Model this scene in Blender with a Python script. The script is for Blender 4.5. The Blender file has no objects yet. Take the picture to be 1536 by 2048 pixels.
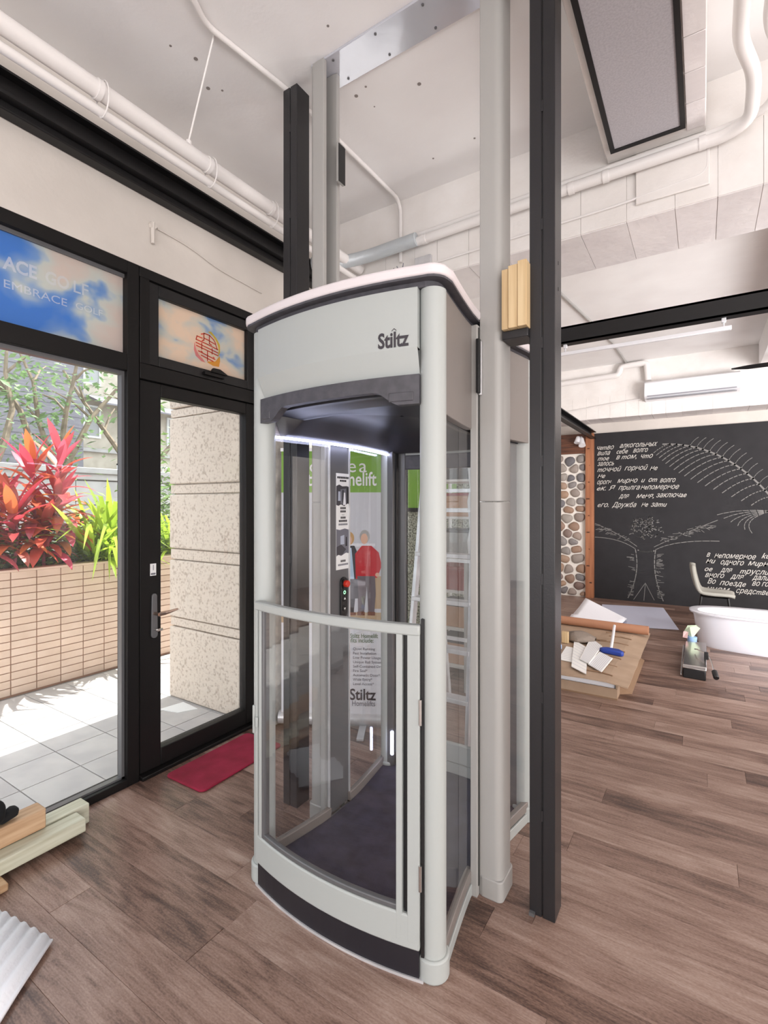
import bpy, math, random
from mathutils import Vector, Matrix
random.seed(7)
sc = bpy.context.scene
COL = sc.collection
PI = math.pi

# ------------------------------------------------------------------ camera, light, exposure
F_PX, HORIZON, YAW = 990.0, 1010.0, math.atan2(637, 990)
cam_d = bpy.data.cameras.new('camera')
cam = bpy.data.objects.new('camera', cam_d); COL.objects.link(cam)
cam.location = (0, 0, 1.5)
cam.rotation_euler = (PI/2, 0, YAW)
cam_d.sensor_fit = 'VERTICAL'; cam_d.sensor_height = 36.0
cam_d.lens = F_PX/2048*36.0
cam_d.shift_y = -(1024-HORIZON)/2048
cam_d.clip_start = 0.02; cam_d.clip_end = 200
sc.camera = cam

w = bpy.data.worlds.new('sky'); sc.world = w; w.use_nodes = True
bg = w.node_tree.nodes['Background']
bg.inputs[0].default_value = (0.86, 0.93, 1.0, 1); bg.inputs[1].default_value = 2.7

def lamp(name, kind, loc, target, energy, color=(1,1,1), size=None, size_y=None):
    d = bpy.data.lights.new(name, kind); d.energy = energy; d.color = color
    o = bpy.data.objects.new(name, d); COL.objects.link(o); o.location = loc
    dv = Vector(target) - Vector(loc)
    o.rotation_euler = dv.to_track_quat('-Z', 'Y').to_euler()
    if kind == 'AREA':
        d.shape = 'RECTANGLE'; d.size = size; d.size_y = size_y
    return o
sun = lamp('sun', 'SUN', (-6, 8, 12), (-6+0.02, 8-5.2, 12-8.2), 9.0, (1.0, 0.96, 0.9)); sun.data.angle = 0.009
lamp('fill_front', 'AREA', (0.8, -3.85, 1.7), (0.8, 0, 2.9), 165, (0.98, 0.98, 1.0), 5.6, 2.9)  # area lamp added for window daylight; the wall behind has no opening
lamp('fill_right', 'AREA', (4.35, -0.3, 1.6), (0, 0.3, 2.9), 270, (1.0, 0.98, 0.97), 6.4, 2.9)  # added area lamp standing in for side glazing that is not modelled
lamp('fill_hall', 'AREA', (3.2, 3.62, 1.4), (2.0, 8.0, 3.6), 265, (1.0, 0.98, 0.98), 2.2, 2.2)  # fill lamp added inside the room to brighten the far bay
sc.view_settings.view_transform = 'Standard'
sc.view_settings.look = 'None'
sc.view_settings.gamma = 1.0
sc.view_settings.use_curve_mapping = False
sc.view_settings.exposure = 0.40

# ------------------------------------------------------------------ helpers
def tag(o, label, cat=None, group=None, kind=None):
    o['label'] = label
    if cat: o['category'] = cat
    if group: o['group'] = group
    if kind: o['kind'] = kind
    return o
def thing(name, loc, label, cat, group=None, kind=None):
    o = bpy.data.objects.new(name, None); COL.objects.link(o)
    o.location = loc; o.empty_display_size = 0.1
    tag(o, label, cat, group, kind)
    o['_org'] = list(loc)
    return o
def origin_of(p):
    return Vector(p['_org']) if p is not None and '_org' in p else Vector((0,0,0))
def link(name, me, mats, parent=None, loc=None):
    o = bpy.data.objects.new(name, me); COL.objects.link(o)
    if parent is not None:
        o.parent = parent; o['_org'] = list(origin_of(parent))
    if loc is not None: o.location = loc
    return o
class MB:
    def __init__(s): s.v = []; s.f = []
    def add(s, vs, fs):
        n = len(s.v); s.v += [tuple(p) for p in vs]; s.f += [tuple(n+i for i in f) for f in fs]; return s
    def box(s, x0, y0, z0, x1, y1, z1):
        return s.add([(x0,y0,z0),(x1,y0,z0),(x1,y1,z0),(x0,y1,z0),(x0,y0,z1),(x1,y0,z1),(x1,y1,z1),(x0,y1,z1)],
            [(0,3,2,1),(4,5,6,7),(0,1,5,4),(1,2,6,5),(2,3,7,6),(3,0,4,7)])
    def mbox(s, M, sx, sy, sz):
        n = len(s.v); s.box(-sx/2,-sy/2,-sz/2,sx/2,sy/2,sz/2)
        for i in range(n, len(s.v)): s.v[i] = tuple(M @ Vector(s.v[i]))
        return s
    def prism(s, pts, z0, z1):
        n = len(pts)
        area = sum(pts[i][0]*pts[(i+1)%n][1]-pts[(i+1)%n][0]*pts[i][1] for i in range(n))
        if area < 0: pts = pts[::-1]
        vs = [(x,y,z0) for x,y in pts]+[(x,y,z1) for x,y in pts]
        fs = [tuple(range(n-1,-1,-1)), tuple(range(n,2*n))]+[(i,(i+1)%n,n+(i+1)%n,n+i) for i in range(n)]
        return s.add(vs, fs)
    def extrude(s, pts3, vec):
        n = len(pts3); vec = Vector(vec)
        vs = [Vector(p) for p in pts3]; vs += [p+vec for p in vs]
        fs = [tuple(range(n-1,-1,-1)), tuple(range(n,2*n))]+[(i,(i+1)%n,n+(i+1)%n,n+i) for i in range(n)]
        return s.add(vs, fs)
    def tube(s, path, r, seg=10, caps=True):
        P = [Vector(p) for p in path]; m = len(P)
        R = r if isinstance(r, (list,tuple)) else [r]*m
        t = [((P[min(i+1,m-1)]-P[max(i-1,0)]).normalized()) for i in range(m)]
        up = Vector((0,0,1)) if abs(t[0].z) < 0.9 else Vector((1,0,0))
        a = t[0].cross(up).normalized(); vs = []; fs = []
        for i in range(m):
            a = (a - t[i]*a.dot(t[i])).normalized(); b = t[i].cross(a)
            for k in range(seg):
                q = 2*PI*k/seg; vs.append(P[i]+(a*math.cos(q)+b*math.sin(q))*R[i])
        for i in range(m-1):
            for k in range(seg):
                k2 = (k+1)%seg; fs.append((i*seg+k, i*seg+k2, (i+1)*seg+k2, (i+1)*seg+k))
        if caps: fs += [tuple(range(seg-1,-1,-1)), tuple((m-1)*seg+k for k in range(seg))]
        return s.add(vs, fs)
    def grid(s, rows, closed=False):
        m = len(rows); n = len(rows[0]); vs = [p for r in rows for p in r]; fs = []
        for i in range(m-1):
            for k in range(n if closed else n-1):
                k2 = (k+1)%n; fs.append((i*n+k, i*n+k2, (i+1)*n+k2, (i+1)*n+k))
        return s.add(vs, fs)
    def wall(s, pts, nrm, z0, z1, t):
        """solid band following plan points; nrm gives outward 2d normal; z0/z1 numbers or lists; t thickness inward"""
        n = len(pts); g = lambda z,i: z[i] if isinstance(z,(list,tuple)) else z
        vs = []
        for i,(x,y) in enumerate(pts):
            nx,ny = nrm[i]
            vs += [(x,y,g(z0,i)),(x,y,g(z1,i)),(x-nx*t,y-ny*t,g(z1,i)),(x-nx*t,y-ny*t,g(z0,i))]
        fs = [(0,1,2,3),(4*n-1,4*n-2,4*n-3,4*n-4)]
        for i in range(n-1):
            for k in range(4):
                k2=(k+1)%4; fs.append((4*i+k,4*(i+1)+k,4*(i+1)+k2,4*i+k2))
        return s.add(vs, fs)
    def build(s, name, mat, parent=None, bevel=0, smooth=False, label=None, solid=0, seg=2, org=None, sub=0):
        o0 = origin_of(parent) if parent is not None else (Vector(org) if org is not None else Vector((0,0,0)))
        me = bpy.data.meshes.new(name)
        me.from_pydata([tuple(Vector(p)-o0) for p in s.v], [], s.f)
        me.validate(); me.materials.append(M[mat] if isinstance(mat,str) else mat)
        import bmesh
        bm = bmesh.new(); bm.from_mesh(me); bmesh.ops.recalc_face_normals(bm, faces=bm.faces); bm.to_mesh(me); bm.free()
        if smooth:
            for p in me.polygons: p.use_smooth = True
            try: me.set_sharp_from_angle(angle=math.radians(40))
            except Exception: pass
        o = link(name, me, None, parent)
        if org is not None and parent is None: o.location = org; o['_org'] = list(org)
        if sub:
            q = o.modifiers.new('sub','SUBSURF'); q.levels = sub; q.render_levels = sub
        if solid:
            q = o.modifiers.new('solid','SOLIDIFY'); q.thickness = solid; q.offset = 0
        if bevel:
            q = o.modifiers.new('bevel','BEVEL'); q.width = bevel; q.segments = seg; q.limit_method = 'ANGLE'; q.angle_limit = math.radians(35)
            if smooth is False and seg > 1:
                for p in me.polygons: p.use_smooth = True
                try: me.set_sharp_from_angle(angle=math.radians(30))
                except Exception: pass
        if label: o['label'] = label
        return o
def box(name, a, b, mat, parent=None, bevel=0, label=None, **k):
    return MB().box(*a, *b).build(name, mat, parent, bevel, label=label, **k)
def arc(c, r, a0, a1, n):
    return [(c[0]+r*math.cos(a0+(a1-a0)*i/n), c[1]+r*math.sin(a0+(a1-a0)*i/n)) for i in range(n+1)]
def rrect(x0, y0, x1, y1, r, n=4):
    return (arc((x1-r,y0+r),r,-PI/2,0,n)+arc((x1-r,y1-r),r,0,PI/2,n)+arc((x0+r,y1-r),r,PI/2,PI,n)+arc((x0+r,y0+r),r,PI,1.5*PI,n))
def smooth_path(pts, r=0.05, n=5):
    P = [Vector(p) for p in pts]; out = [P[0]]
    for i in range(1, len(P)-1):
        a = (P[i-1]-P[i]); b = (P[i+1]-P[i]); rr = min(r, a.length*0.45, b.length*0.45)
        p0 = P[i]+a.normalized()*rr; p1 = P[i]+b.normalized()*rr
        for k in range(n+1):
            t = k/n; out.append(p0*(1-t)**2+P[i]*2*t*(1-t)+p1*t*t)
    out.append(P[-1]); return out
def text(name, body, size, mat, parent, mapf, shear=0.0, bold=0.0, align='LEFT', spacing=1.0, width=None, label=None):
    """flat lettering; mapf maps (x,y) in the text plane to a world point"""
    c = bpy.data.curves.new('glyphs', 'FONT'); c.body = body; c.size = size; c.shear = shear
    c.offset = bold*size; c.align_x = align; c.space_character = spacing; c.resolution_u = 3; c.fill_mode = 'FRONT'
    o = bpy.data.objects.new('glyphs', c); COL.objects.link(o)
    ev = o.evaluated_get(bpy.context.evaluated_depsgraph_get()); me = ev.to_mesh()
    vs = [(v.co.x, v.co.y) for v in me.vertices]; fs = [tuple(p.vertices) for p in me.polygons]
    ev.to_mesh_clear(); bpy.data.objects.remove(o); bpy.data.curves.remove(c)
    if not vs: return None
    if width:
        x0 = min(v[0] for v in vs); x1 = max(v[0] for v in vs); k = width/(x1-x0)
        vs = [((x-x0)*k, y) for x,y in vs]
    m = MB(); m.add([mapf(x,y) for x,y in vs], fs)
    return m.build(name, mat, parent, label=label)

# ------------------------------------------------------------------ materials
M = {}
def srgb(r, g, b):
    f = lambda c: (c/255/12.92 if c/255 <= 0.04045 else ((c/255+0.055)/1.055)**2.4)
    return (f(r), f(g), f(b))
def mat(name, col, rough=0.5, metal=0.0, col2=None, scale=6.0, stretch=(1,1,1), detail=4, lo=0.35, hi=0.65,
        bump=0.0, bscale=80.0, rnd=0.0, spec=0.5, trans=0.0, coat=0.0, emit=None, estr=1.0, island=0.0, dist=0.0):
    m = bpy.data.materials.new(name); m.use_nodes = True; M[name] = m
    nt = m.node_tree; N = nt.nodes; L = nt.links; b = N['Principled BSDF']
    b.inputs['Roughness'].default_value = rough; b.inputs['Metallic'].default_value = metal
    b.inputs['Specular IOR Level'].default_value = spec
    if coat: b.inputs['Coat Weight'].default_value = coat
    b.inputs['Base Color'].default_value = (*col, 1)
    out = None
    if col2 is not None or bump:
        tc = N.new('ShaderNodeTexCoord'); mp = N.new('ShaderNodeMapping'); mp.inputs['Scale'].default_value = stretch
        L.new(tc.outputs['Object'], mp.inputs['Vector'])
        if rnd or island:
            oi = N.new('ShaderNodeObjectInfo'); ge = N.new('ShaderNodeNewGeometry')
            ad = N.new('ShaderNodeMath'); ad.operation = 'ADD'
            L.new(oi.outputs['Random'], ad.inputs[0]); L.new(ge.outputs['Random Per Island'], ad.inputs[1])
            mu = N.new('ShaderNodeMath'); mu.operation = 'MULTIPLY'; mu.inputs[1].default_value = 37.0; L.new(ad.outputs[0], mu.inputs[0])
            L.new(mu.outputs[0], mp.inputs['Location'])
    if col2 is not None:
        no = N.new('ShaderNodeTexNoise'); no.inputs['Scale'].default_value = scale; no.inputs['Detail'].default_value = detail
        no.inputs['Distortion'].default_value = dist
        L.new(mp.outputs[0], no.inputs['Vector'])
        cr = N.new('ShaderNodeValToRGB'); cr.color_ramp.elements[0].position = lo; cr.color_ramp.elements[1].position = hi
        cr.color_ramp.elements[0].color = (*col, 1); cr.color_ramp.elements[1].color = (*col2, 1)
        L.new(no.outputs['Fac'], cr.inputs[0]); out = cr.outputs[0]
    if rnd:
        hs = N.new('ShaderNodeHueSaturation'); hs.inputs['Color'].default_value = (*col,1)
        oi2 = N.new('ShaderNodeObjectInfo'); ge2 = N.new('ShaderNodeNewGeometry')
        ad2 = N.new('ShaderNodeMath'); ad2.operation = 'ADD'; L.new(oi2.outputs['Random'], ad2.inputs[0])
        if island: L.new(ge2.outputs['Random Per Island'], ad2.inputs[1])
        else: ad2.inputs[1].default_value = 0
        fr = N.new('ShaderNodeMath'); fr.operation = 'FRACT'; L.new(ad2.outputs[0], fr.inputs[0])
        mr = N.new('ShaderNodeMapRange'); mr.inputs[3].default_value = 1-rnd; mr.inputs[4].default_value = 1+rnd
        L.new(fr.outputs[0], mr.inputs[0]); L.new(mr.outputs[0], hs.inputs['Value'])
        if out is not None: L.new(out, hs.inputs['Color'])
        out = hs.outputs[0]
    if out is not None: L.new(out, b.inputs['Base Color'])
    if bump:
        n2 = N.new('ShaderNodeTexNoise'); n2.inputs['Scale'].default_value = bscale; n2.inputs['Detail'].default_value = 3
        L.new(mp.outputs[0], n2.inputs['Vector'])
        bp = N.new('ShaderNodeBump'); bp.inputs['Strength'].default_value = bump; bp.inputs['Distance'].default_value = 0.01
        L.new(n2.outputs['Fac'], bp.inputs['Height']); L.new(bp.outputs[0], b.inputs['Normal'])
    if trans:
        tr = N.new('ShaderNodeBsdfTranslucent'); mx = N.new('ShaderNodeMixShader'); mx.inputs[0].default_value = trans
        if out is not None: L.new(out, tr.inputs['Color'])
        else: tr.inputs['Color'].default_value = (*col, 1)
        L.new(b.outputs[0], mx.inputs[1]); L.new(tr.outputs[0], mx.inputs[2]); L.new(mx.outputs[0], N['Material Output'].inputs['Surface'])
    if emit:
        b.inputs['Emission Color'].default_value = (*emit, 1); b.inputs['Emission Strength'].default_value = estr
    return m
def glass(name, tint=(1,1,1), ior=1.45, rough=0.0, haze=0.0):
    m = bpy.data.materials.new(name); m.use_nodes = True; M[name] = m
    nt = m.node_tree; N = nt.nodes; L = nt.links; N.remove(N['Principled BSDF'])
    t = N.new('ShaderNodeBsdfTransparent'); t.inputs[0].default_value = (*tint, 1)
    g = N.new('ShaderNodeBsdfGlossy'); g.inputs['Roughness'].default_value = rough
    fr = N.new('ShaderNodeFresnel'); fr.inputs[0].default_value = ior
    ge = N.new('ShaderNodeNewGeometry'); inv = N.new('ShaderNodeMath'); inv.operation = 'SUBTRACT'; inv.inputs[0].default_value = 1
    L.new(ge.outputs['Backfacing'], inv.inputs[1])
    mu = N.new('ShaderNodeMath'); mu.operation = 'MULTIPLY'; L.new(fr.outputs[0], mu.inputs[0]); L.new(inv.outputs[0], mu.inputs[1])
    mx = N.new('ShaderNodeMixShader'); L.new(mu.outputs[0], mx.inputs[0]); L.new(t.outputs[0], mx.inputs[1]); L.new(g.outputs[0], mx.inputs[2])
    last = mx.outputs[0]
    if haze:
        d = N.new('ShaderNodeBsdfDiffuse'); d.inputs[0].default_value = (0.9,0.9,0.9,1)
        m2 = N.new('ShaderNodeMixShader'); m2.inputs[0].default_value = haze
        L.new(last, m2.inputs[1]); L.new(d.outputs[0], m2.inputs[2]); last = m2.outputs[0]
    L.new(last, N['Material Output'].inputs['Surface'])
    return m

mat('ceiling_paint', srgb(234,231,230), 0.6, col2=srgb(240,238,237), scale=2.2, bump=0.12, bscale=30)
mat('wall_paint', srgb(206,199,192), 0.6, col2=srgb(214,207,200), scale=3, bump=0.10, bscale=40)
mat('beam_paint', srgb(230,225,221), 0.55, col2=srgb(238,234,231), scale=4, bump=0.35, bscale=22)
mat('board_paint', srgb(220,214,214), 0.55, col2=srgb(231,226,225), scale=4, rnd=0.06, bump=0.3, bscale=25)
mat('pipe_paint', srgb(232,228,226), 0.35)
mat('duct_foil', srgb(196,202,206), 0.4, metal=0.25, bump=0.5, bscale=25)
mat('black_metal', srgb(26,25,26), 0.45, spec=0.35)
mat('black_frame', srgb(17,15,15), 0.5, spec=0.3)
mat('steel_dark', srgb(46,45,47), 0.36, metal=0.25, bump=0.05, bscale=160)
mat('lift_grey', srgb(170,174,172), 0.42, bump=0.03, bscale=500)
mat('lift_white', srgb(220,212,214), 0.4)
mat('lift_taupe', srgb(128,121,117), 0.45)
mat('lift_dark', srgb(66,65,70), 0.5, col2=srgb(78,76,82), scale=30)
mat('lift_ceiling', srgb(44,43,47), 0.38)
mat('gasket', srgb(18,18,20), 0.5)
mat('rail_grey', srgb(162,160,157), 0.38, bump=0.03, bscale=400)
mat('kick_black', srgb(30,29,36), 0.4)
mat('carpet', srgb(50,48,66), 0.95, col2=srgb(64,62,82), scale=14, bump=0.5, bscale=600)
mat('anodised', srgb(104,104,106), 0.4, metal=0.3)
mat('aluminium', srgb(222,222,224), 0.34, metal=0.4, col2=srgb(204,204,207), scale=12)
mat('chrome', srgb(215,212,210), 0.18, metal=0.95)
mat('bronze_chrome', srgb(190,165,150), 0.22, metal=0.9)
mat('plate_steel', srgb(205,206,214), 0.12, metal=0.35, bump=0.1, bscale=6)
mat('print_white', srgb(236,236,236), 0.6)
mat('print_black', srgb(24,22,26), 0.6)
mat('logo_grey', srgb(52,48,54), 0.5)
mat('plastic_black', srgb(20,20,22), 0.4)
mat('red_button', srgb(206,52,36), 0.3)
mat('led', (0.85,0.9,1.0), 0.5, emit=(0.66,0.70,1.0), estr=9)
mat('led_green', (0.3,0.8,0.4), 0.5, emit=(0.3,0.9,0.45), estr=2)
mat('mortar', srgb(236,230,222), 0.8, bump=0.3, bscale=60)
mat('orange_wood', srgb(152,96,66), 0.5, col2=srgb(174,116,82), scale=3, stretch=(10,10,0.7))
mat('dark_wood', srgb(70,44,34), 0.5, col2=srgb(112,70,50), scale=4, stretch=(0.8,9,9))
mat('pine', srgb(212,188,148), 0.6, col2=srgb(190,160,118), scale=3, stretch=(14,14,0.6), rnd=0.06)
mat('treated_green', srgb(200,200,182), 0.6, col2=srgb(178,176,154), scale=4, stretch=(12,0.8,12))
mat('treated_brown', srgb(196,164,132), 0.6, col2=srgb(168,134,100), scale=4, stretch=(12,0.8,12))
mat('cardboard', srgb(172,148,126), 0.8, col2=srgb(160,136,114), scale=5)
mat('cardboard_dark', srgb(136,108,84), 0.85)
mat('kraft', srgb(166,118,90), 0.7)
mat('foam_white', srgb(236,235,240), 0.75, bump=0.2, bscale=90)
mat('film_white', srgb(214,218,238), 0.5)
mat('paper_white', srgb(238,237,234), 0.7)
mat('denim_grey', srgb(128,116,106), 0.9, bump=0.4, bscale=60)
mat('blue_plastic', srgb(34,62,150), 0.45)
mat('tub_acrylic', srgb(234,234,242), 0.2, coat=0.3)
mat('chair_fabric', srgb(158,156,148), 0.85, bump=0.3, bscale=300)
mat('pastel_green', srgb(196,212,186), 0.7)
mat('pastel_pink', srgb(222,186,184), 0.7)
mat('pastel_blue', srgb(150,184,226), 0.6)
mat('black_cloth', srgb(15,15,18), 0.95)
mat('mat_red', srgb(132,22,48), 0.95, col2=srgb(154,32,62), scale=9, bump=0.6, bscale=400)
mat('board_black', srgb(33,32,35), 0.8, col2=srgb(39,38,41), scale=5)
mat('chalk', srgb(206,202,196), 0.9)
mat('chalk_dim', srgb(128,126,124), 0.9)
mat('panel_grey', srgb(164,160,164), 0.85, col2=srgb(176,172,176), scale=120)
mat('ac_white', srgb(236,236,240), 0.25)
mat('ac_shadow', srgb(150,150,158), 0.4)
mat('concrete', srgb(150,146,140), 0.85, col2=srgb(190,185,178), scale=9, bump=0.9, bscale=26)
mat('sign_green', srgb(126,172,66), 0.55)
mat('banner_grey', srgb(206,207,214), 0.6)
mat('banner_white', srgb(232,232,238), 0.6)
mat('banner_panel', srgb(178,184,200), 0.6)
mat('text_grey', srgb(112,112,122), 0.6)
mat('text_green', srgb(120,140,110), 0.6)
mat('skin', srgb(224,178,152), 0.6)
mat('hair_fair', srgb(204,164,112), 0.7)
mat('hair_grey', srgb(170,168,166), 0.7)
mat('print_red', srgb(198,34,46), 0.6)
mat('print_blue', srgb(186,208,230), 0.6)
mat('print_charcoal', srgb(66,64,70), 0.6)
mat('print_trouser', srgb(108,98,104), 0.6)
mat('print_brown', srgb(120,74,54), 0.6)
mat('print_tan', srgb(190,164,132), 0.6)
mat('pebbledash', srgb(176,178,164), 0.9, col2=srgb(96,98,88), scale=60, detail=2, lo=0.45, hi=0.6, bump=0.9, bscale=70)
mat('crate_red', srgb(150,44,40), 0.55)
mat('crate_dark', srgb(70,68,70), 0.55)
mat('box_grey', srgb(160,160,158), 0.6)
mat('box_tan', srgb(198,156,124), 0.75)
mat('wrap_white', srgb(240,240,246), 0.3)
# outdoors
mat('patio_tile', srgb(176,172,172), 0.55, col2=srgb(190,186,184), scale=6, rnd=0.05)
mat('grout', srgb(140,132,128), 0.9)
mat('brick_tile', srgb(216,188,168), 0.5, col2=srgb(226,200,182), scale=4, rnd=0.05)
mat('brick_grout', srgb(168,128,106), 0.9)
mat('granite', srgb(212,198,184), 0.75, col2=srgb(176,160,146), scale=52, detail=3, lo=0.50, hi=0.68, bump=0.3, bscale=90)
mat('soil', srgb(58,50,40), 0.95)
mat('slate_wall', srgb(112,108,114), 0.8, col2=srgb(130,126,130), scale=5, stretch=(1,0.4,6))
mat('beige_wall', srgb(176,166,150), 0.8, col2=srgb(192,182,166), scale=4, rnd=0.05)
mat('stone_grey', srgb(166,162,158), 0.8, col2=srgb(182,178,174), scale=4, rnd=0.05)
mat('window_white', srgb(226,226,224), 0.5)
mat('bark', srgb(140,124,104), 0.9, col2=srgb(112,98,82), scale=7)
mat('asphalt', srgb(128,124,122), 0.9)
mat('leaf_green', srgb(116,142,96), 0.6, rnd=0.35, island=1.0, trans=0.35)
mat('shrub_green', srgb(112,136,78), 0.35, rnd=0.5, island=1.0, trans=0.3)
mat('strap_leaf', srgb(170,196,70), 0.28, rnd=0.35, trans=0.45)
glass('pane', (0.97,0.985,0.98), haze=0.02)
glass('lift_glass', (0.988,0.992,0.994), ior=1.7)
glass('window_dark', (0.5,0.55,0.6), rough=0.05)
def ramp_mat(name, stops, rough=0.4, trans=0.4):
    m = mat(name, (1,1,1), rough, trans=trans); nt = m.node_tree; N = nt.nodes; L = nt.links
    oi = N.new('ShaderNodeObjectInfo'); cr = N.new('ShaderNodeValToRGB'); e = cr.color_ramp.elements
    e[0].position = stops[0][0]; e[0].color = (*stops[0][1],1); e[1].position = stops[-1][0]; e[1].color = (*stops[-1][1],1)
    for p,c in stops[1:-1]:
        q = e.new(p); q.color = (*c,1)
    L.new(oi.outputs['Random'], cr.inputs[0])
    for n in N:
        if n.type == 'BSDF_PRINCIPLED': L.new(cr.outputs[0], n.inputs['Base Color'])
        if n.type == 'BSDF_TRANSLUCENT': L.new(cr.outputs[0], n.inputs['Color'])
ramp_mat('cordyline', [(0.0,srgb(196,60,96)),(0.3,srgb(206,92,70)),(0.55,srgb(214,126,64)),(0.75,srgb(170,70,70)),(1.0,srgb(214,100,120))])
ramp_mat('cobble', [(0.0,srgb(138,112,98)),(0.25,srgb(170,140,116)),(0.45,srgb(140,134,132)),(0.65,srgb(106,104,108)),(0.82,srgb(162,154,146)),(1.0,srgb(122,98,90))], 0.6, 0.0)
def wood_floor():
    m = bpy.data.materials.new('floor_vinyl'); m.use_nodes = True; M['floor_vinyl'] = m
    nt = m.node_tree; N = nt.nodes; L = nt.links; b = N['Principled BSDF']
    tc = N.new('ShaderNodeTexCoord'); oi = N.new('ShaderNodeObjectInfo'); ge = N.new('ShaderNodeNewGeometry')
    ad = N.new('ShaderNodeMath'); ad.operation = 'ADD'; L.new(oi.outputs['Random'], ad.inputs[0]); L.new(ge.outputs['Random Per Island'], ad.inputs[1])
    fr = N.new('ShaderNodeMath'); fr.operation = 'FRACT'; L.new(ad.outputs[0], fr.inputs[0])
    mu = N.new('ShaderNodeMath'); mu.operation = 'MULTIPLY'; mu.inputs[1].default_value = 91.0; L.new(fr.outputs[0], mu.inputs[0])
    cb = N.new('ShaderNodeCombineXYZ'); L.new(mu.outputs[0], cb.inputs[0]); L.new(mu.outputs[0], cb.inputs[1])
    va = N.new('ShaderNodeVectorMath'); va.operation = 'ADD'; L.new(tc.outputs['Object'], va.inputs[0]); L.new(cb.outputs[0], va.inputs[1])
    def noise(scale, st, detail, dist=0.0):
        mp = N.new('ShaderNodeMapping'); mp.inputs['Scale'].default_value = st; L.new(va.outputs[0], mp.inputs['Vector'])
        n = N.new('ShaderNodeTexNoise'); n.inputs['Scale'].default_value = scale; n.inputs['Detail'].default_value = detail; n.inputs['Distortion'].default_value = dist
        L.new(mp.outputs[0], n.inputs['Vector']); return n.outputs['Fac']
    broad = noise(2.2, (1.0,5.0,1), 3, 1.2)
    grain = noise(4.5, (0.9,8.0,1), 7, 1.4)
    fine = noise(95, (1.0,2.4,1), 3)
    # cathedral rings
    mp = N.new('ShaderNodeMapping'); mp.inputs['Scale'].default_value = (1.3,9.0,1); L.new(va.outputs[0], mp.inputs['Vector'])
    wv = N.new('ShaderNodeTexWave'); wv.wave_type = 'RINGS'; wv.inputs['Scale'].default_value = 3.0; wv.inputs['Distortion'].default_value = 16.0
    wv.inputs['Detail'].default_value = 2; wv.inputs['Detail Scale'].default_value = 0.8; L.new(mp.outputs[0], wv.inputs['Vector'])
    def mix(a, bb, f):
        x = N.new('ShaderNodeMix'); x.data_type = 'FLOAT'; x.inputs[0].default_value = f; L.new(a, x.inputs[2]); L.new(bb, x.inputs[3]); return x.outputs[0]
    v = mix(broad, grain, 0.45); v = mix(v, wv.outputs['Fac'], 0.045); v = mix(v, fine, 0.26)
    ms = N.new('ShaderNodeMath'); ms.operation = 'MULTIPLY_ADD'; L.new(fr.outputs[0], ms.inputs[0]); ms.inputs[1].default_value = 0.19; L.new(v, ms.inputs[2])
    cr = N.new('ShaderNodeValToRGB'); e = cr.color_ramp.elements
    e[0].position = 0.42; e[0].color = (*srgb(72,55,49),1); e[1].position = 0.80; e[1].color = (*srgb(172,150,138),1)
    for p,c in ((0.50,srgb(102,79,69)),(0.585,srgb(131,105,93)),(0.69,srgb(153,128,116))):
        q = e.new(p); q.color = (*c,1)
    L.new(ms.outputs[0], cr.inputs[0]); L.new(cr.outputs[0], b.inputs['Base Color'])
    b.inputs['Roughness'].default_value = 0.36; b.inputs['Specular IOR Level'].default_value = 0.45
    bp = N.new('ShaderNodeBump'); bp.inputs['Strength'].default_value = 0.12; bp.inputs['Distance'].default_value = 0.004
    L.new(grain, bp.inputs['Height']); L.new(bp.outputs[0], b.inputs['Normal'])
wood_floor()
def sky_print(name, blue_bias, warm, s=2.4, blue=(104,160,226)):
    """translucent window film printed with clouds (local y runs along the pane, z up)"""
    m = bpy.data.materials.new(name); m.use_nodes = True; M[name] = m
    nt = m.node_tree; N = nt.nodes; L = nt.links; b = N['Principled BSDF']
    tc = N.new('ShaderNodeTexCoord'); mp = N.new('ShaderNodeMapping'); mp.inputs['Scale'].default_value = (1,1,1.4); L.new(tc.outputs['Object'], mp.inputs['Vector'])
    n = N.new('ShaderNodeTexNoise'); n.inputs['Scale'].default_value = s; n.inputs['Detail'].default_value = 3; n.inputs['Distortion'].default_value = 0.3
    L.new(mp.outputs[0], n.inputs['Vector'])
    sp = N.new('ShaderNodeSeparateXYZ'); L.new(tc.outputs['Object'], sp.inputs[0])
    ma = N.new('ShaderNodeMath'); ma.operation = 'MULTIPLY_ADD'; ma.inputs[1].default_value = blue_bias[0]; L.new(sp.outputs[1], ma.inputs[0]); L.new(n.outputs['Fac'], ma.inputs[2])
    mb_ = N.new('ShaderNodeMath'); mb_.operation = 'MULTIPLY_ADD'; mb_.inputs[1].default_value = blue_bias[1]; L.new(sp.outputs[2], mb_.inputs[0]); L.new(ma.outputs[0], mb_.inputs[2])
    mc = N.new('ShaderNodeMath'); mc.operation = 'ADD'; mc.inputs[1].default_value = blue_bias[2]; L.new(mb_.outputs[0], mc.inputs[0])
    cr = N.new('ShaderNodeValToRGB'); e = cr.color_ramp.elements
    e[0].position = 0.40; e[0].color = (*srgb(*blue),1); e[1].position = 0.72; e[1].color = (*warm,1)
    q = e.new(0.50); q.color = (*srgb(150,184,226),1); q = e.new(0.58); q.color = (*srgb(222,226,222),1)
    L.new(mc.outputs[0], cr.inputs[0]); L.new(cr.outputs[0], b.inputs['Base Color']); b.inputs['Roughness'].default_value = 0.5
    tr = N.new('ShaderNodeBsdfTranslucent'); L.new(cr.outputs[0], tr.inputs['Color'])
    mx = N.new('ShaderNodeMixShader'); mx.inputs[0].default_value = 0.62
    L.new(b.outputs[0], mx.inputs[1]); L.new(tr.outputs[0], mx.inputs[2]); L.new(mx.outputs[0], N['Material Output'].inputs['Surface'])
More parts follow.
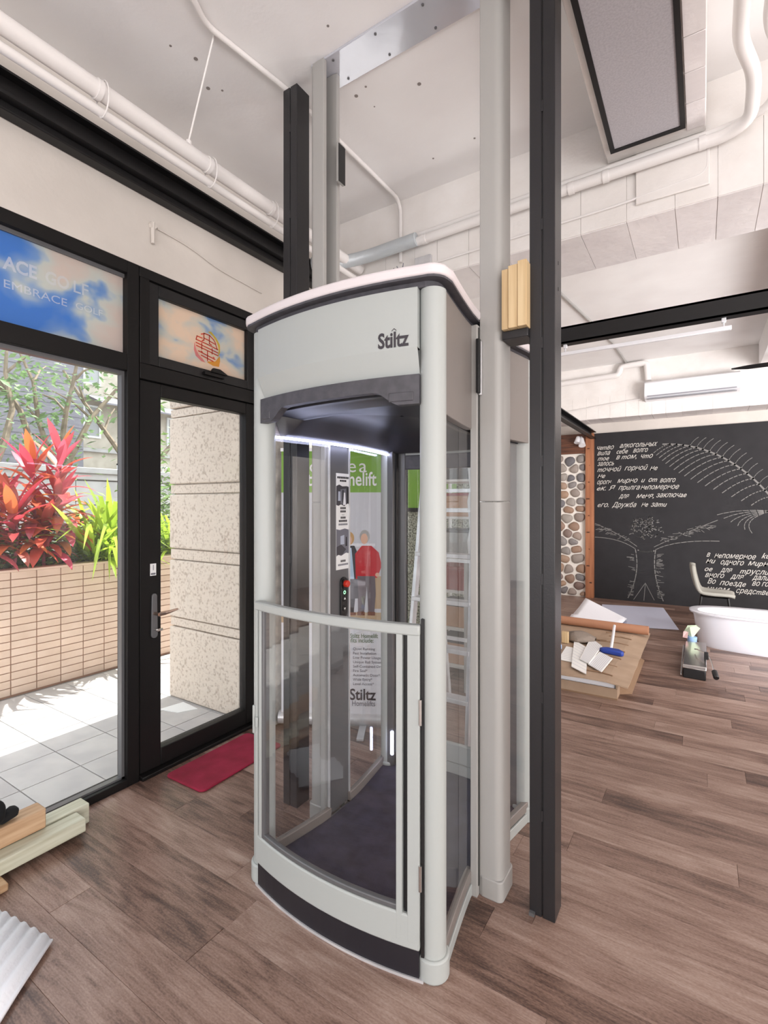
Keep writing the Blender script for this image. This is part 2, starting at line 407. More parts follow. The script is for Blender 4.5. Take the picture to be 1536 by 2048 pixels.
sky_print('film_sky', (0.36,0.22,-0.80), srgb(228,218,212), 3.2)
sky_print('film_warm', (0.0,-0.30,0.91), srgb(246,230,214), 4.2, (150,180,222))
mat('film_letter', srgb(238,240,246), 0.5, trans=0.62)
mat('film_letter_dim', srgb(236,238,240), 0.5, trans=0.62)
mat('film_red', srgb(226,84,66), 0.5, trans=0.6)
mat('film_yellow', srgb(240,206,90), 0.5, trans=0.6)
mat('film_orange', srgb(240,182,84), 0.5, trans=0.6)
mat('film_pink', srgb(244,160,160), 0.5, trans=0.6)
mat('film_cream', srgb(250,232,214), 0.5, trans=0.6)

# ------------------------------------------------------------------ room shell
XF = -2.57            # inner face of the shop front
floor = box('floor', (-2.60,-4,-0.16), (4.5,8.625,-0.006), 'print_trouser'); tag(floor, 'brown wood-look plank floor of the showroom', 'floor', kind='structure')
PW, PL = 0.152, 1.22
def plank_mesh(l):
    g = 0.0003; e = 0.0009
    m = MB()
    a = [(-l/2+g,-PW/2+g),(l/2-g,-PW/2+g),(l/2-g,PW/2-g),(-l/2+g,PW/2-g)]
    b = [(-l/2+g+e,-PW/2+g+e),(l/2-g-e,-PW/2+g+e),(l/2-g-e,PW/2-g-e),(-l/2+g+e,PW/2-g-e)]
    vs = [(x,y,-0.006) for x,y in a]+[(x,y,-0.0012) for x,y in a]+[(x,y,0) for x,y in b]
    fs = [(8,9,10,11)]+[(i,(i+1)%4,4+(i+1)%4,4+i) for i in range(4)]+[(4+i,4+(i+1)%4,8+(i+1)%4,8+i) for i in range(4)]
    m.add(vs, fs); return m
def seen(x, y, z=0.0):
    dx, dy = x, y; d = -math.sin(YAW)*dx+math.cos(YAW)*dy; r = math.cos(YAW)*dx+math.sin(YAW)*dy
    if d < 0.25: return False
    u = 768+F_PX*r/d; v = HORIZON-F_PX*(z-1.5)/d
    return -160 < u < 1700 and -50 < v < 2300
cache = {}; near = []; rest = MB()
row = 0; y = -4.0+PW/2
while y < 8.62:
    x = -2.57 - random.random()*PL
    while x < 4.5:
        a, b2 = max(x,-2.57), min(x+PL, 4.5)
        l = round(b2-a, 2)
        if l > 0.05:
            cx = (a+b2)/2
            vis = any(seen(a+(b2-a)*t, y) for t in (0,0.25,0.5,0.75,1)) and y < 8.6
            if vis: near.append((math.hypot(cx,y), cx, y, l))
            else:
                pm = plank_mesh(l); rest.add([(px+cx,py+y,pz) for px,py,pz in pm.v], pm.f)
        x += PL
    y += PW; row += 1
near.sort()
for i,(d,cx,yy,l) in enumerate(near):
    if i < 300:
        if l not in cache:
            o = plank_mesh(l).build('plank', 'floor_vinyl', floor); cache[l] = o.data
        else:
            o = link('plank', cache[l], None, floor)
        o.location = (cx, yy, 0)
    else:
        pm = plank_mesh(l); rest.add([(px+cx,py+yy,pz) for px,py,pz in pm.v], pm.f)
o = rest.build('far_planks', 'floor_vinyl', floor); o['kind'] = 'stuff'

ceil = box('ceiling', (-2.60,-4,3.62), (4.5,8.6,3.74), 'ceiling_paint'); tag(ceil, 'white painted concrete ceiling with small drill marks', 'ceiling', kind='structure')
dots = MB()
for i in range(46):
    cx, cy = random.uniform(-2.3,0.0), random.uniform(0.6,2.9); r = random.choice((0.004,0.006,0.010))
    dots.prism(arc((cx,cy), r, 0, 2*PI*7/8, 7), 3.6185, 3.6205)
o = dots.build('anchor_holes', 'grout', ceil); o['kind'] = 'stuff'

wl = MB().box(-2.72,-4,2.80,XF,8.6,3.62).box(-2.72,4.6,0,XF,8.6,2.80).box(-2.72,-4,0,XF,-2.9,2.80)
o = wl.build('wall_left', 'wall_paint'); tag(o, 'cream painted wall band above the black shop front', 'wall', kind='structure')
o = box('wall_front', (-2.6,-4.15,0), (4.5,-4,3.62), 'wall_paint'); tag(o, 'cream wall closing the showroom behind the viewer', 'wall', kind='structure')
o = box('wall_right', (4.5,-4,0), (4.65,8.6,3.62), 'wall_paint'); tag(o, 'cream side wall of the showroom out of view to the right', 'wall', kind='structure')
wb = box('wall_back', (-2.6,8.62,0), (4.5,8.77,3.62), 'wall_paint'); tag(wb, 'back wall with river stones beside a black chalkboard', 'wall', kind='structure')
o = box('concrete_pillar', (-2.66,2.43,0), (-2.44,2.60,2.80), 'concrete', bevel=0.008); tag(o, 'rough grey concrete pillar beside the glass door', 'pillar', kind='structure')

# concrete beams with board marks
def beam(name, y0, y1, zb, label):
    b = box(name, (-2.57,y0+0.004,zb+0.004), (4.5,y1-0.004,3.62), 'beam_paint'); tag(b, label, 'beam', kind='structure')
    x = -2.57; i = 0
    while x < 2.4:
        wd = random.uniform(0.16,0.24); dz = random.uniform(0,0.004)
        box('board', (x,y0+0.004,zb-dz), (x+wd-0.003,y1-0.004,zb+0.005), 'board_paint', b)
        dy = random.uniform(0,0.003)
        box('board', (x,y0-dy,zb+0.004), (x+wd-0.002,y0+0.006,zb+0.33), 'beam_paint', b)
        x += wd; i += 1
    return b
beam('trim_1', 2.963, 3.447, 3.03, 'white board-marked concrete beam crossing the ceiling above the lift')
beam('trim_2', 8.15, 8.62, 2.82, 'white board-marked concrete beam above the chalkboard wall')

# ------------------------------------------------------------------ shop front
def frame_bar(mb, y0, y1, z0, z1, x0=-2.67, x1=XF): mb.box(x0,y0,z0,x1,y1,z1)
def film_map(y0, z0, x=-2.6085):
    return lambda a,b: (x, y0+a, z0+b)
# fixed window with film
w1 = thing('window_1', (-2.62,0.4,0), 'black framed fixed window with a blue sky film and golf lettering', 'window', kind='structure')
fr = MB()
frame_bar(fr,-0.55,1.475,2.735,2.80); frame_bar(fr,-0.55,1.475,2.215,2.305); frame_bar(fr,-0.55,1.475,0,0.04)
frame_bar(fr,1.475,1.54,0,2.80); frame_bar(fr,-0.62,-0.55,0,2.80)
fr.build('frame','black_frame',w1,bevel=0.003)
bd = MB().box(-2.635,-0.55,2.195,-2.60,1.475,2.215).box(-2.635,-0.55,2.715,-2.60,1.475,2.735).box(-2.635,1.46,0.04,-2.60,1.475,2.195).box(-2.635,-0.55,0.04,-2.60,1.475,0.05)
bd.build('glazing_bead','anodised',w1)
box('pane',(-2.623,-0.55,0.045),(-2.617,1.465,2.20),'pane',w1)
fp = box('printed_pane',(-2.62,-0.55,2.305),(-2.61,1.472,2.72),'film_sky',w1, label='pane with blue sky and cloud print')
text('lettering','ACE',0.082,'film_letter',fp,film_map(0.93,2.552),bold=0.03,width=0.135)
text('lettering','GO',0.082,'film_letter_dim',fp,film_map(1.10,2.552),bold=0.03,width=0.105)
text('lettering','LF',0.082,'film_letter_dim',fp,film_map(1.225,2.552),bold=0.01,width=0.07)
text('lettering','EMBRACE',0.052,'film_letter',fp,film_map(0.935,2.468),bold=0.0,width=0.26)
text('lettering','GOLF',0.045,'film_letter_dim',fp,film_map(1.235,2.474),bold=0.0,width=0.13)
# a second fixed window further along, behind the viewer
w2 = thing('window_2', (-2.62,-1.7,0), 'black framed fixed window behind the viewer', 'window', kind='structure')
fr = MB()
frame_bar(fr,-2.9,-0.62,2.735,2.80); frame_bar(fr,-2.9,-0.62,2.215,2.305); frame_bar(fr,-2.9,-0.62,0,0.04); frame_bar(fr,-2.9,-2.83,0.04,2.735)
fr.build('frame','black_frame',w2,bevel=0.003)
box('pane',(-2.623,-2.83,0.04),(-2.617,-0.62,2.215),'pane',w2)
box('printed_pane',(-2.62,-2.83,2.305),(-2.61,-0.62,2.735),'film_sky',w2)
# window past the pillar, seen through the lift
w3 = thing('window_3', (-2.62,3.6,0), 'black framed window past the concrete pillar behind the banner', 'window', kind='structure')
fr = MB(); frame_bar(fr,2.60,4.6,2.735,2.80); frame_bar(fr,2.60,4.6,0,0.06); frame_bar(fr,4.52,4.6,0.06,2.735); frame_bar(fr,2.60,2.64,0.06,2.735)
fr.build('frame','black_frame',w3,bevel=0.003)
box('pane',(-2.623,2.64,0.06),(-2.617,4.52,2.735),'pane',w3)
# door with transom
d1 = thing('door_1', (-2.62,1.97,0), 'black framed glass door with lever handle under a small printed transom', 'door', kind='structure')
fr = MB()
frame_bar(fr,1.542,2.428,2.745,2.80); frame_bar(fr,1.545,1.60,2.275,2.745); frame_bar(fr,2.37,2.428,2.275,2.745); frame_bar(fr,1.545,2.428,2.19,2.275); frame_bar(fr,2.405,2.428,0,2.19)
fr.build('door_frame','black_frame',d1,bevel=0.003)
box('threshold',(-2.69,1.545,0),(-2.545,2.43,0.022),'black_frame',d1,bevel=0.004)
ts = MB()
for a in ((1.60,1.662,2.28,2.74),(2.309,2.37,2.28,2.74),(1.662,2.309,2.28,2.339),(1.662,2.309,2.677,2.74)): ts.box(-2.655,a[0],a[2],-2.58,a[1],a[3])
tso = ts.build('transom_sash','black_metal',d1,bevel=0.004)
tp = box('printed_pane',(-2.62,1.662,2.339),(-2.61,2.309,2.677),'film_warm',d1,label='pane with pale cloud print and a round red emblem')
h = MB().box(-2.58,1.955,2.300,-2.555,2.10,2.322).extrude([(-2.565,1.99,2.322),(-2.565,2.01,2.350),(-2.565,2.06,2.352),(-2.565,2.115,2.330),(-2.565,2.115,2.322)],(0.018,0,0))
h.build('sash_catch','black_frame',tso,bevel=0.003)
# emblem on the transom pane
EY, EZ, ER = 2.008, 2.489, 0.088
def em(a, b, x=-2.6085): return (x, EY+a*ER, EZ+b*ER)
def blob(pts, m, x, name='emblem_patch'):
    MB().add([em(a,b,x) for a,b in pts],[tuple(range(len(pts)))]).build(name,m,tp)
blob([(0.05,1.12),(0.35,1.20),(0.80,0.85),(1.10,0.45),(1.12,-0.1),(0.95,-0.5),(0.9,0.3),(0.5,0.9)],'film_yellow',-2.6090)
blob([(1.10,-0.35),(1.12,-0.75),(1.02,-1.18),(0.5,-1.22),(0.0,-1.08),(0.1,-0.98),(0.7,-0.85)],'film_orange',-2.6090)
blob([(-1.05,0.1),(-1.10,-0.45),(-0.95,-0.85),(-0.5,-1.12),(-0.15,-1.14),(-0.5,-0.8),(-0.95,-0.2)],'film_pink',-2.6090)
blob([(math.cos(q*PI/12),math.sin(q*PI/12)) for q in range(24)],'film_cream',-2.6088,'emblem_disc')
def stroke(pts, wd=0.075, x=-2.6082, m='film_red', par=None, f=em, name='emblem_stroke'):
    mb = MB()
    for (a,b),(c,d) in zip(pts[:-1],pts[1:]):
        L_ = math.hypot(c-a,d-b) or 1; nx,ny = -(d-b)/L_*wd/2,(c-a)/L_*wd/2; ex,ey=(c-a)/L_*wd/2,(d-b)/L_*wd/2
        mb.add([f(a-ex+nx,b-ey+ny,x),f(a-ex-nx,b-ey-ny,x),f(c+ex-nx,d+ey-ny,x),f(c+ex+nx,d+ey+ny,x)],[(0,1,2,3)])
    return mb
es = MB()
def S(*p):
    q = stroke(list(p)); es.add(q.v,q.f)
S((-0.5,0.78),(-0.2,0.9),(0.2,0.88),(0.55,0.66),(0.72,0.45)); S((-0.28,0.9),(-0.28,0.42),(-0.42,0.34)); S((0.18,0.86),(0.18,0.30),(0.36,0.24))
S((-0.28,0.56),(0.18,0.50)); S((-0.92,0.30),(-0.85,0.55),(-0.42,0.52)); S((-0.92,0.30),(0.0,0.20),(0.9,0.05)); S((0.18,0.48),(0.72,0.38),(0.86,0.05))
S((-0.92,0.08),(0.92,-0.18)); S((-0.88,-0.12),(0.90,-0.38)); S((-0.46,0.14),(-0.46,-0.26)); S((0.42,0.0),(0.42,-0.38))
S((-0.5,-0.42),(-0.42,-0.46)); S((0.52,-0.60),(0.58,-0.62)); S((-0.72,-0.46),(0.66,-0.72)); S((-0.5,-0.70),(0.5,-0.90)); S((0.02,-0.28),(0.02,-0.96))
es.build('emblem','film_red',tp,label='round red seal-like emblem')
lf = MB()
for a in ((1.552,1.678,0.025,2.187),(2.30,2.402,0.025,2.187),(1.678,2.30,0.025,0.122),(1.678,2.30,2.112,2.187)): lf.box(-2.65,a[0],a[2],-2.585,a[1],a[3])
leaf = lf.build('door_leaf','black_frame',d1,bevel=0.004)
box('pane',(-2.623,1.678,0.122),(-2.617,2.30,2.112),'pane',leaf)
pl = [(1.632+0.021*math.cos(t),0) for t in (0,)]
prof = []
for i in range(9): t = PI*i/8; prof.append((1.634+0.015*math.cos(t), 0.990+0.015*math.sin(t)))
for i in range(9): t = PI+PI*i/8; prof.append((1.634+0.019*math.cos(t), 0.775+0.019*math.sin(t)))
MB().extrude([(-2.585,a,b) for a,b in prof],(0.010,0,0)).build('handle_plate','anodised',leaf,bevel=0.002)
lv = MB().tube([(-2.575,1.634,0.893),(-2.53,1.634,0.893)],0.010,10)
lv.tube(smooth_path([(-2.53,1.630,0.893),(-2.525,1.67,0.896),(-2.528,1.745,0.905)],0.02),[0.011]*4+[0.010]*3+[0.006],8)
lv.build('lever','bronze_chrome',leaf,smooth=True)
MB().tube([(-2.575,1.634,0.805),(-2.55,1.634,0.805)],0.008,10).box(-2.55,1.628,0.798,-2.540,1.662,0.812).build('thumb_turn','chrome',leaf,bevel=0.002)
st = box('sticker',(-2.585,1.612,1.105),(-2.5842,1.648,1.172),'print_white',leaf)
MB().box(-2.5841,1.629,1.135,-2.5838,1.633,1.165).box(-2.5841,1.616,1.110,-2.5838,1.644,1.120).build('print','text_grey',leaf)

# black steel I-beam along the shop front
ib = MB().box(-2.57,-4,3.325,-2.46,2.95,3.335).box(-2.57,-4,3.225,-2.46,2.95,3.24).box(-2.57,-4,3.24,-2.505,2.95,3.325)
o = ib.build('channel_beam','black_metal',org=(-2.5,-0.5,3.2)); tag(o,'long black steel channel beam fixed high above the shop front','beam')
bx_ = box('bead_trim',(-2.568,-4,3.186),(-2.50,2.95,3.2245),'black_metal',org=(-2.53,-0.5,3.19),bevel=0.006); tag(bx_,'slim black rail tucked under the long channel beam','rail')

# ------------------------------------------------------------------ outdoors: patio, planter, pillar, far scenery
grd = box('ground', (-40,-14,-0.30), (-2.72,26,-0.045), 'asphalt'); tag(grd,'paved ground outside the shop front','ground',kind='structure')
pt = box('patio', (-4.62,-4.5,-0.044), (-2.70,6.0,-0.012), 'grout'); tag(pt,'pale tiled patio strip between the shop front and planter','patio',kind='structure')
TS = 0.30; tc_ = MB().box(-TS/2+0.003,-TS/2+0.003,-0.012,TS/2-0.003,TS/2-0.003,0); tdat = None
y = -4.4
while y < 5.7:
    for k in range(6):
        x = -2.86-TS*k
        if tdat is None:
            o = tc_.build('tile','patio_tile',pt); tdat = o.data
        else: o = link('tile',tdat,None,pt)
        o.location = (x,y,0)
    y += TS
# awning slab that shades the patio
aw = MB().box(-3.42,-5,3.05,-2.72,7,3.25); o = aw.build('trim_3','wall_paint'); tag(o,'flat concrete canopy over the patio outside','canopy',kind='structure')

XP = -4.56
plt = thing('planter',(XP-0.5,2.0,0),'long raised planter faced with peach brick tiles outside the window','planter')
MB().box(XP-0.9,-3.2,-0.045,XP-0.012,5.2,0.972).build('core','brick_grout',plt)
box('coping',(XP-0.12,-3.2,0.972),(XP+0.012,5.2,0.992),'brick_tile',plt,bevel=0.004)
box('soil',(XP-0.9,-3.2,0.972),(XP-0.12,5.2,0.985),'soil',plt)
TL, THh = 0.180, 0.0605
td = None; rest = MB()
for r in range(16):
    for c in range(46):
        y0 = -3.18+c*TL
        if y0+TL > 5.2: continue
        yc, zc = y0+TL/2, 0.005+THh*(r+0.5)
        if 1.25 < yc < 3.1:
            if td is None:
                q_ = origin_of(plt); o = MB().box(q_.x-0.012,q_.y-TL/2+0.004,-THh/2+0.0035,q_.x,q_.y+TL/2-0.004,THh/2-0.0035).build('tile','brick_tile',plt); td = o.data
            else: o = link('tile',td,None,plt)
            o.location = (XP-origin_of(plt).x, yc-origin_of(plt).y, zc)
        else: rest.box(XP-0.012,y0+0.004,zc-THh/2+0.0035,XP,y0+TL-0.004,zc+THh/2-0.0035)
o = rest.build('more_tiles','brick_tile',plt); o['kind'] = 'stuff'

# leaves
def leaf_mesh(name, L_, W_, droop, matn, n=6, fold=0.25, kink=None):
    rows = []
    for i in range(n+1):
        t = i/n; wdt = W_*math.sin(PI*min(1,0.06+t*0.94))**0.8*0.5 if W_ > 0.03 else W_*0.5*(1-t**3)
        ang = droop*t
        x = L_*t*math.cos(ang*0.6); z = L_*(0.10*t) - L_*math.sin(ang)*t*0.55
        if kink and t > kink: z -= (t-kink)*L_*1.3; x -= (t-kink)*L_*0.5
        rows.append([(x,-wdt,z+wdt*fold),(x,0,z),(x,wdt,z+wdt*fold)])
    m = MB(); m.grid(rows); return m.build(name, matn, plt_dummy, smooth=True)
plt_dummy = None
def leaf_data(L_, W_, droop, matn, **k):
    o = leaf_mesh('leaf', L_, W_, droop, matn, **k); me = o.data; bpy.data.objects.remove(o); return me
CL = [leaf_data(1.0,0.22,d,'cordyline') for d in (0.2,0.6,1.0,1.35)]
SL = [leaf_data(1.0,0.068,d,'strap_leaf') for d in (0.3,0.7,1.1)]+[leaf_data(1.0,0.05,0.2,'strap_leaf',kink=0.65)]
def place_leaf(me, root, p, az, el, s):
    o = link('leaf', me, None, root)
    o.matrix_local = Matrix.Translation(Vector(p)-origin_of(root)) @ Matrix.Rotation(az,4,'Z') @ Matrix.Rotation(-el,4,'Y') @ Matrix.Scale(s,4)
    return o
mat('stem_red', srgb(150,70,90), 0.6)
cords = [(-4.85,1.45,0.52,'leftmost red-leaved cordyline in the planter'),(-4.90,1.62,0.70,'red-leaved cordyline with orange tips left of the tallest ones'),
         (-4.80,1.93,0.88,'tall pink-topped cordyline in the planter, left of the tallest'),(-4.80,2.14,1.00,'tallest pink-topped cordyline in the planter'),
         (-4.72,1.98,0.36,'low red cordyline in front of the two tall ones'),         (-4.70,1.50,0.34,'low red cordyline at the planter edge near the left'),(-5.05,1.80,0.60,'red cordyline set back behind the others'),(-4.66,1.74,0.46,'mid-height orange-tipped cordyline at the front of the planter'),(-4.76,2.10,0.62,'mid-height cordyline under the tallest one'),(-4.68,1.35,0.55,'bushy cordyline at the left edge of the window view')]
for (x,y,hh,lab) in cords:
    r = thing('cordyline',(x,y,0.985),lab,'plant','cordylines in the planter')
    MB().tube([(x,y,0.985),(x+random.uniform(-.03,.03),y+random.uniform(-.03,.03),0.985+hh*0.6),(x,y,0.985+hh)],[0.014,0.011,0.009],6).build('stem','stem_red',r,smooth=True)
    nl = 34
    for i in range(nl):
        t = i/(nl-1); z = 0.985+hh*(0.30+0.70*t); az = i*2.4+random.uniform(-.3,.3)
        place_leaf(CL[max(0,min(3,int((1-t)*4)))], r, (x,y,z), az, 0.15+1.05*t**2, random.uniform(0.30,0.44)*(1-0.1*t))
straps = [(-4.70,2.36,0.78,'tall strap-leaved clump at the right of the planter'),(-4.68,2.62,0.42,'strap-leaved clump arching over the planter edge by the mullion'),
          (-4.66,2.85,0.55,'strap-leaved clump right of the window mullion'),(-4.72,3.15,0.75,'strap-leaved clump seen through the door glass'),(-4.64,2.46,0.30,'low strap-leaved clump hanging over the tiles'),(-4.70,2.55,0.90,'tallest strap-leaved clump with kinked blades')]
for (x,y,hh,lab) in straps:
    r = thing('strap_plant',(x,y,0.985),lab,'plant','strap-leaved plants in the planter')
    for i in range(64):
        az = random.uniform(0,2*PI); el = random.uniform(0.2,1.35)
        place_leaf(random.choice(SL), r, (x+random.uniform(-.04,.04),y+random.uniform(-.04,.04),0.985+random.uniform(0,.05)), az, el, hh*random.uniform(0.6,1.05))
    if hh < 0.45:
        for i in range(5): place_leaf(SL[2], r, (x,y,1.0), random.uniform(-0.6,0.9), 0.2, random.uniform(0.4,0.62))
# low leafy ground cover
def leaf_cloud(n, f, s0, s1):
    m = MB()
    for i in range(n):
        p = Vector(f()); a = random.uniform(0,2*PI); e = random.uniform(-.6,.8); s = random.uniform(s0,s1)
        R = Matrix.Rotation(a,3,'Z') @ Matrix.Rotation(e,3,'Y') @ Matrix.Rotation(random.uniform(-.8,.8),3,'X')
        m.add([p+R@Vector(q)*s for q in ((0,0,0),(0.5,-0.22,0.05),(1,0,0),(0.5,0.22,0.05))],[(0,1,2,3)])
    return m
gc = leaf_cloud(7500, lambda: (random.uniform(-5.35,-4.59), random.uniform(0.6,4.6), 0.985+abs(random.gauss(0,0.20))), 0.03,0.085)
o = gc.build('ground_cover','shrub_green',org=(-4.9,2.5,0.985)); tag(o,'dense low green ground cover filling the planter','foliage',kind='stuff')

# granite pillar of the porch
gp = thing('granite_pillar',(-3.08,2.62,0),'speckled beige granite porch pillar with horizontal grooves','pillar')
MB().box(-3.50,2.40,-0.04,-2.75,2.90,3.05).build('core','granite',gp)
zs = [0.0,0.555,0.625,1.075,1.160,1.585,1.660,2.180,2.250,3.05]
for i in range(len(zs)-1):
    a, b2 = zs[i], zs[i+1]; band = i%2==1
    box('block',(-3.525,2.36 if not band else 2.372,a+0.004),(-2.72,2.94,b2-0.004),'granite',gp,bevel=0.010 if not band else 0.004)
pe = box('paper_scrap',(-2.82,2.12,0.0),(-2.79,2.32,0.004),'print_white'); tag(pe,'white paper strip on the patio tiles outside the door','scrap')
pe = MB().prism([(-3.35,2.16),(-3.18,2.20),(-3.12,2.32),(-3.32,2.34)],0,0.003).build('paper_scrap','print_white'); tag(pe,'crumpled white paper scrap at the foot of the granite pillar','scrap')

# garden wall across the lane
gw = thing('garden_wall',(-8.4,4,0),'grey stone garden wall with stepped coping across the lane','wall')
MB().box(-8.7,-2,-0.05,-8.23,12,2.02).build('core','grout',gw)
box('coping',(-8.74,-2,2.0),(-8.12,12,2.09),'stone_grey',gw,bevel=0.01); box('coping',(-8.72,-2,1.90),(-8.17,12,2.0),'stone_grey',gw,bevel=0.01)
for r in range(5):
    y = -2+(0.42 if r%2 else 0)
    while y < 11.5:
        box('stone',(-8.25,y+0.006,-0.04+r*0.385+0.006),(-8.20+random.uniform(-.005,.005),y+0.834,-0.04+(r+1)*0.385-0.006),'stone_grey',gw); y += 0.84
# slate building on the left
sb = thing('slate_building',(-17,2,0),'dark grey slate-clad building wall behind the trees','building')
MB().box(-24,-16,-0.05,-15.0,7.3,12).build('wall','slate_wall',sb)
for k in range(30):
    box('course',(-15.0,-16,0.1+k*0.30),(-14.985,7.3,0.37+k*0.30),'slate_wall',sb)
# beige apartment house on the right
ap = thing('apartment_house',(-19,14,0),'beige apartment house with white-framed windows beyond the garden wall','building')
MB().box(-24,7.35,-0.05,-17,24,12).build('wall','beige_wall',ap)
for k in range(4):
    MB().box(-17,7.35,3.25+k*1.75,-16.85,24,3.37+k*1.75).build('ledge','stone_grey',ap,bevel=0.01)
    for j in range(4):
        y0 = 7.75+j*1.75; z0 = 3.78+k*1.75
        wf = MB()
        for q in ((y0,y0+0.06,z0,z0+0.95),(y0+0.5,y0+0.55,z0,z0+0.95),(y0+1.0,y0+1.06,z0,z0+0.95),(y0,y0+1.06,z0-0.06,z0),(y0,y0+1.06,z0+0.95,z0+1.01)): wf.box(-17,q[0],q[2],-16.93,q[1],q[3])
        wo = wf.build('window','window_white',ap)
        box('pane',(-17.0,y0+0.06,z0),(-16.965,y0+1.0,z0+0.95),'box_grey',wo)
MB().extrude([(-17,8.3,5.15),(-15.9,8.3,4.75),(-15.9,8.3,4.70),(-17,8.3,5.05)],(0,6,0)).build('awning','slate_wall',ap)
for k in range(7):
    box('grille_bar',(-16.7,9.2+k*0.42,2.0),(-16.66,9.24+k*0.42,2.9),'window_white',ap)
MB().box(-16.7,9.2,2.85,-16.66,11.8,2.9).box(-16.7,9.2,2.4,-16.66,11.8,2.45).build('grille_rail','window_white',ap)
# trees
def tree(x, y, hgt, lab, nb, green, seed, col='leaf_green', lean=0.25):
    random.seed(seed)
    t = thing('tree',(x,y,-0.045),lab,'tree','trees across the lane')
    m = MB(); tips = []
    top = Vector((x+random.uniform(-.1,.1),y,1.9)); m.tube([(x,y,-0.045),(x,y+0.05,1.0),top],[0.12,0.10,0.09],8)
    for i in range(nb):
        a = 2*PI*i/nb+random.uniform(-.4,.4); p = top.copy(); path = [p.copy()]; r = [0.07]
        for k in range(4):
            p = p+Vector((0.35*math.cos(a)*lean*2,0.42*math.sin(a),hgt/4*random.uniform(.8,1.2))); a += random.uniform(-.6,.6); path.append(p.copy()); r.append(0.06-0.012*k)
            tips.append(p.copy())
        m.tube(path,r,6)
        for k in (2,3):
            q = path[k]+Vector((random.uniform(-.4,.4),random.uniform(-.7,.7),random.uniform(.3,.7))); m.tube([path[k],(path[k]+q)/2+Vector((0,0,.08)),q],[0.03,0.022,0.012],5); tips.append(q)
    m.build('trunk','bark',t,smooth=True)
    if green:
        def f():
            c = random.choice(tips); return (c.x+random.gauss(0,.35),c.y+random.gauss(0,.45),c.z+random.gauss(0,.28))
        o = leaf_cloud(green,f,0.10,0.24).build('foliage',col,t); o['kind']='stuff'
    random.seed(seed+1)
tree(-10.8,4.75,2.6,'leafy tree with pale forked trunk in front of the slate building',4,750,11)
tree(-10.2,3.4,2.6,'slender leafy tree at the left of the window view',3,420,15)
tree(-11.2,6.7,2.4,'almost bare dark-branched tree in front of the apartment house',4,70,23)
o = leaf_cloud(1500, lambda: (-11.5+random.gauss(0,.3),9.3+random.gauss(0,.9),2.0+random.gauss(0,.35)),0.10,0.22).build('shrub','shrub_green',org=(-11.5,9.3,1.6)); tag(o,'dark green shrub behind the garden wall','shrub',kind='stuff')
o = leaf_cloud(1800, lambda: (-5.4+random.gauss(0,.2),3.9+random.gauss(0,.4),1.0+abs(random.gauss(0,.6))),0.06,0.14).build('hedge','shrub_green',org=(-5.4,3.9,0.985)); tag(o,'bright green hedge seen past the granite pillar','hedge',kind='stuff')
random.seed(99)
bo = thing('bollard',(-4.0,3.45,0),'orange and white striped post outside behind the banner','post')
for k in range(6): MB().prism(arc((-4.0,3.45),0.04,0,2*PI*11/12,11),0.17*k,0.17*(k+1)).build('band','kraft' if k%2==0 else 'window_white',bo)

# ------------------------------------------------------------------ the home lift
LX, LY = -1.11, 1.87
fd = lambda dx: 0.545-0.05*(dx/0.385)**2                 # half depth along the bowed front and back
hw = lambda dy: 0.365+0.053*(max(0,abs(dy)-0.08)/0.34)**1.2   # half width along the waisted sides
bk = lambda y: y if y < LY else LY+(y-LY)*1.11          # the rear half is a little deeper
def front_pts(x0, x1, n=14, o=0.0, s=-1):
    pts = []; nr = []
    for i in range(n+1):
        dx = x0+(x1-x0)*i/n; d = fd(dx)+o; g = -2*0.05*dx/0.385**2
        v = Vector((-g, 1.0)).normalized()
        pts.append((LX+dx, bk(LY+s*d))); nr.append((v.x*1.0, s*v.y))
    return pts, nr
def side_pts(y0, y1, n=10, o=0.0, s=1):
    pts = []; nr = []
    for i in range(n+1):
        dy = y0+(y1-y0)*i/n; pts.append((LX+s*(hw(dy)+o), bk(LY+dy)))
        g = (hw(dy+0.002)-hw(dy-0.002))/0.004; v = Vector((1,-g)).normalized(); nr.append((s*v.x, v.y))
    return pts, nr
def outline(o=0.0, r=0.05):
    q = []
    ax = 0.418+o-r; ay = fd(ax)+o-r
    f = [(LX+ax*(-1+2*i/14), LY-(fd(ax*(-1+2*i/14))+o)) for i in range(15)]
    c1 = arc((LX+ax, LY-ay), r, -PI/2, 0, 5)[1:]
    sd = [(LX+hw(dy)+o, LY+dy) for dy in [(-ay+0.03)+(2*ay-0.06)*i/12 for i in range(13)]]
    half = f+c1+sd[:7]
    quarter = c1+sd
    c2 = [(2*LX-x, 2*LY-y) for x,y in f]
    right = c1+sd+[(x,2*LY-y) for x,y in c1[::-1]]
    left = [(2*LX-x,2*LY-y) for x,y in right]
    return [(x,bk(y)) for x,y in f+right+c2+left]
lift = thing('home_lift',(LX,LY,0),'pale grey glass home lift cabin with half-height door and lettered header','lift')
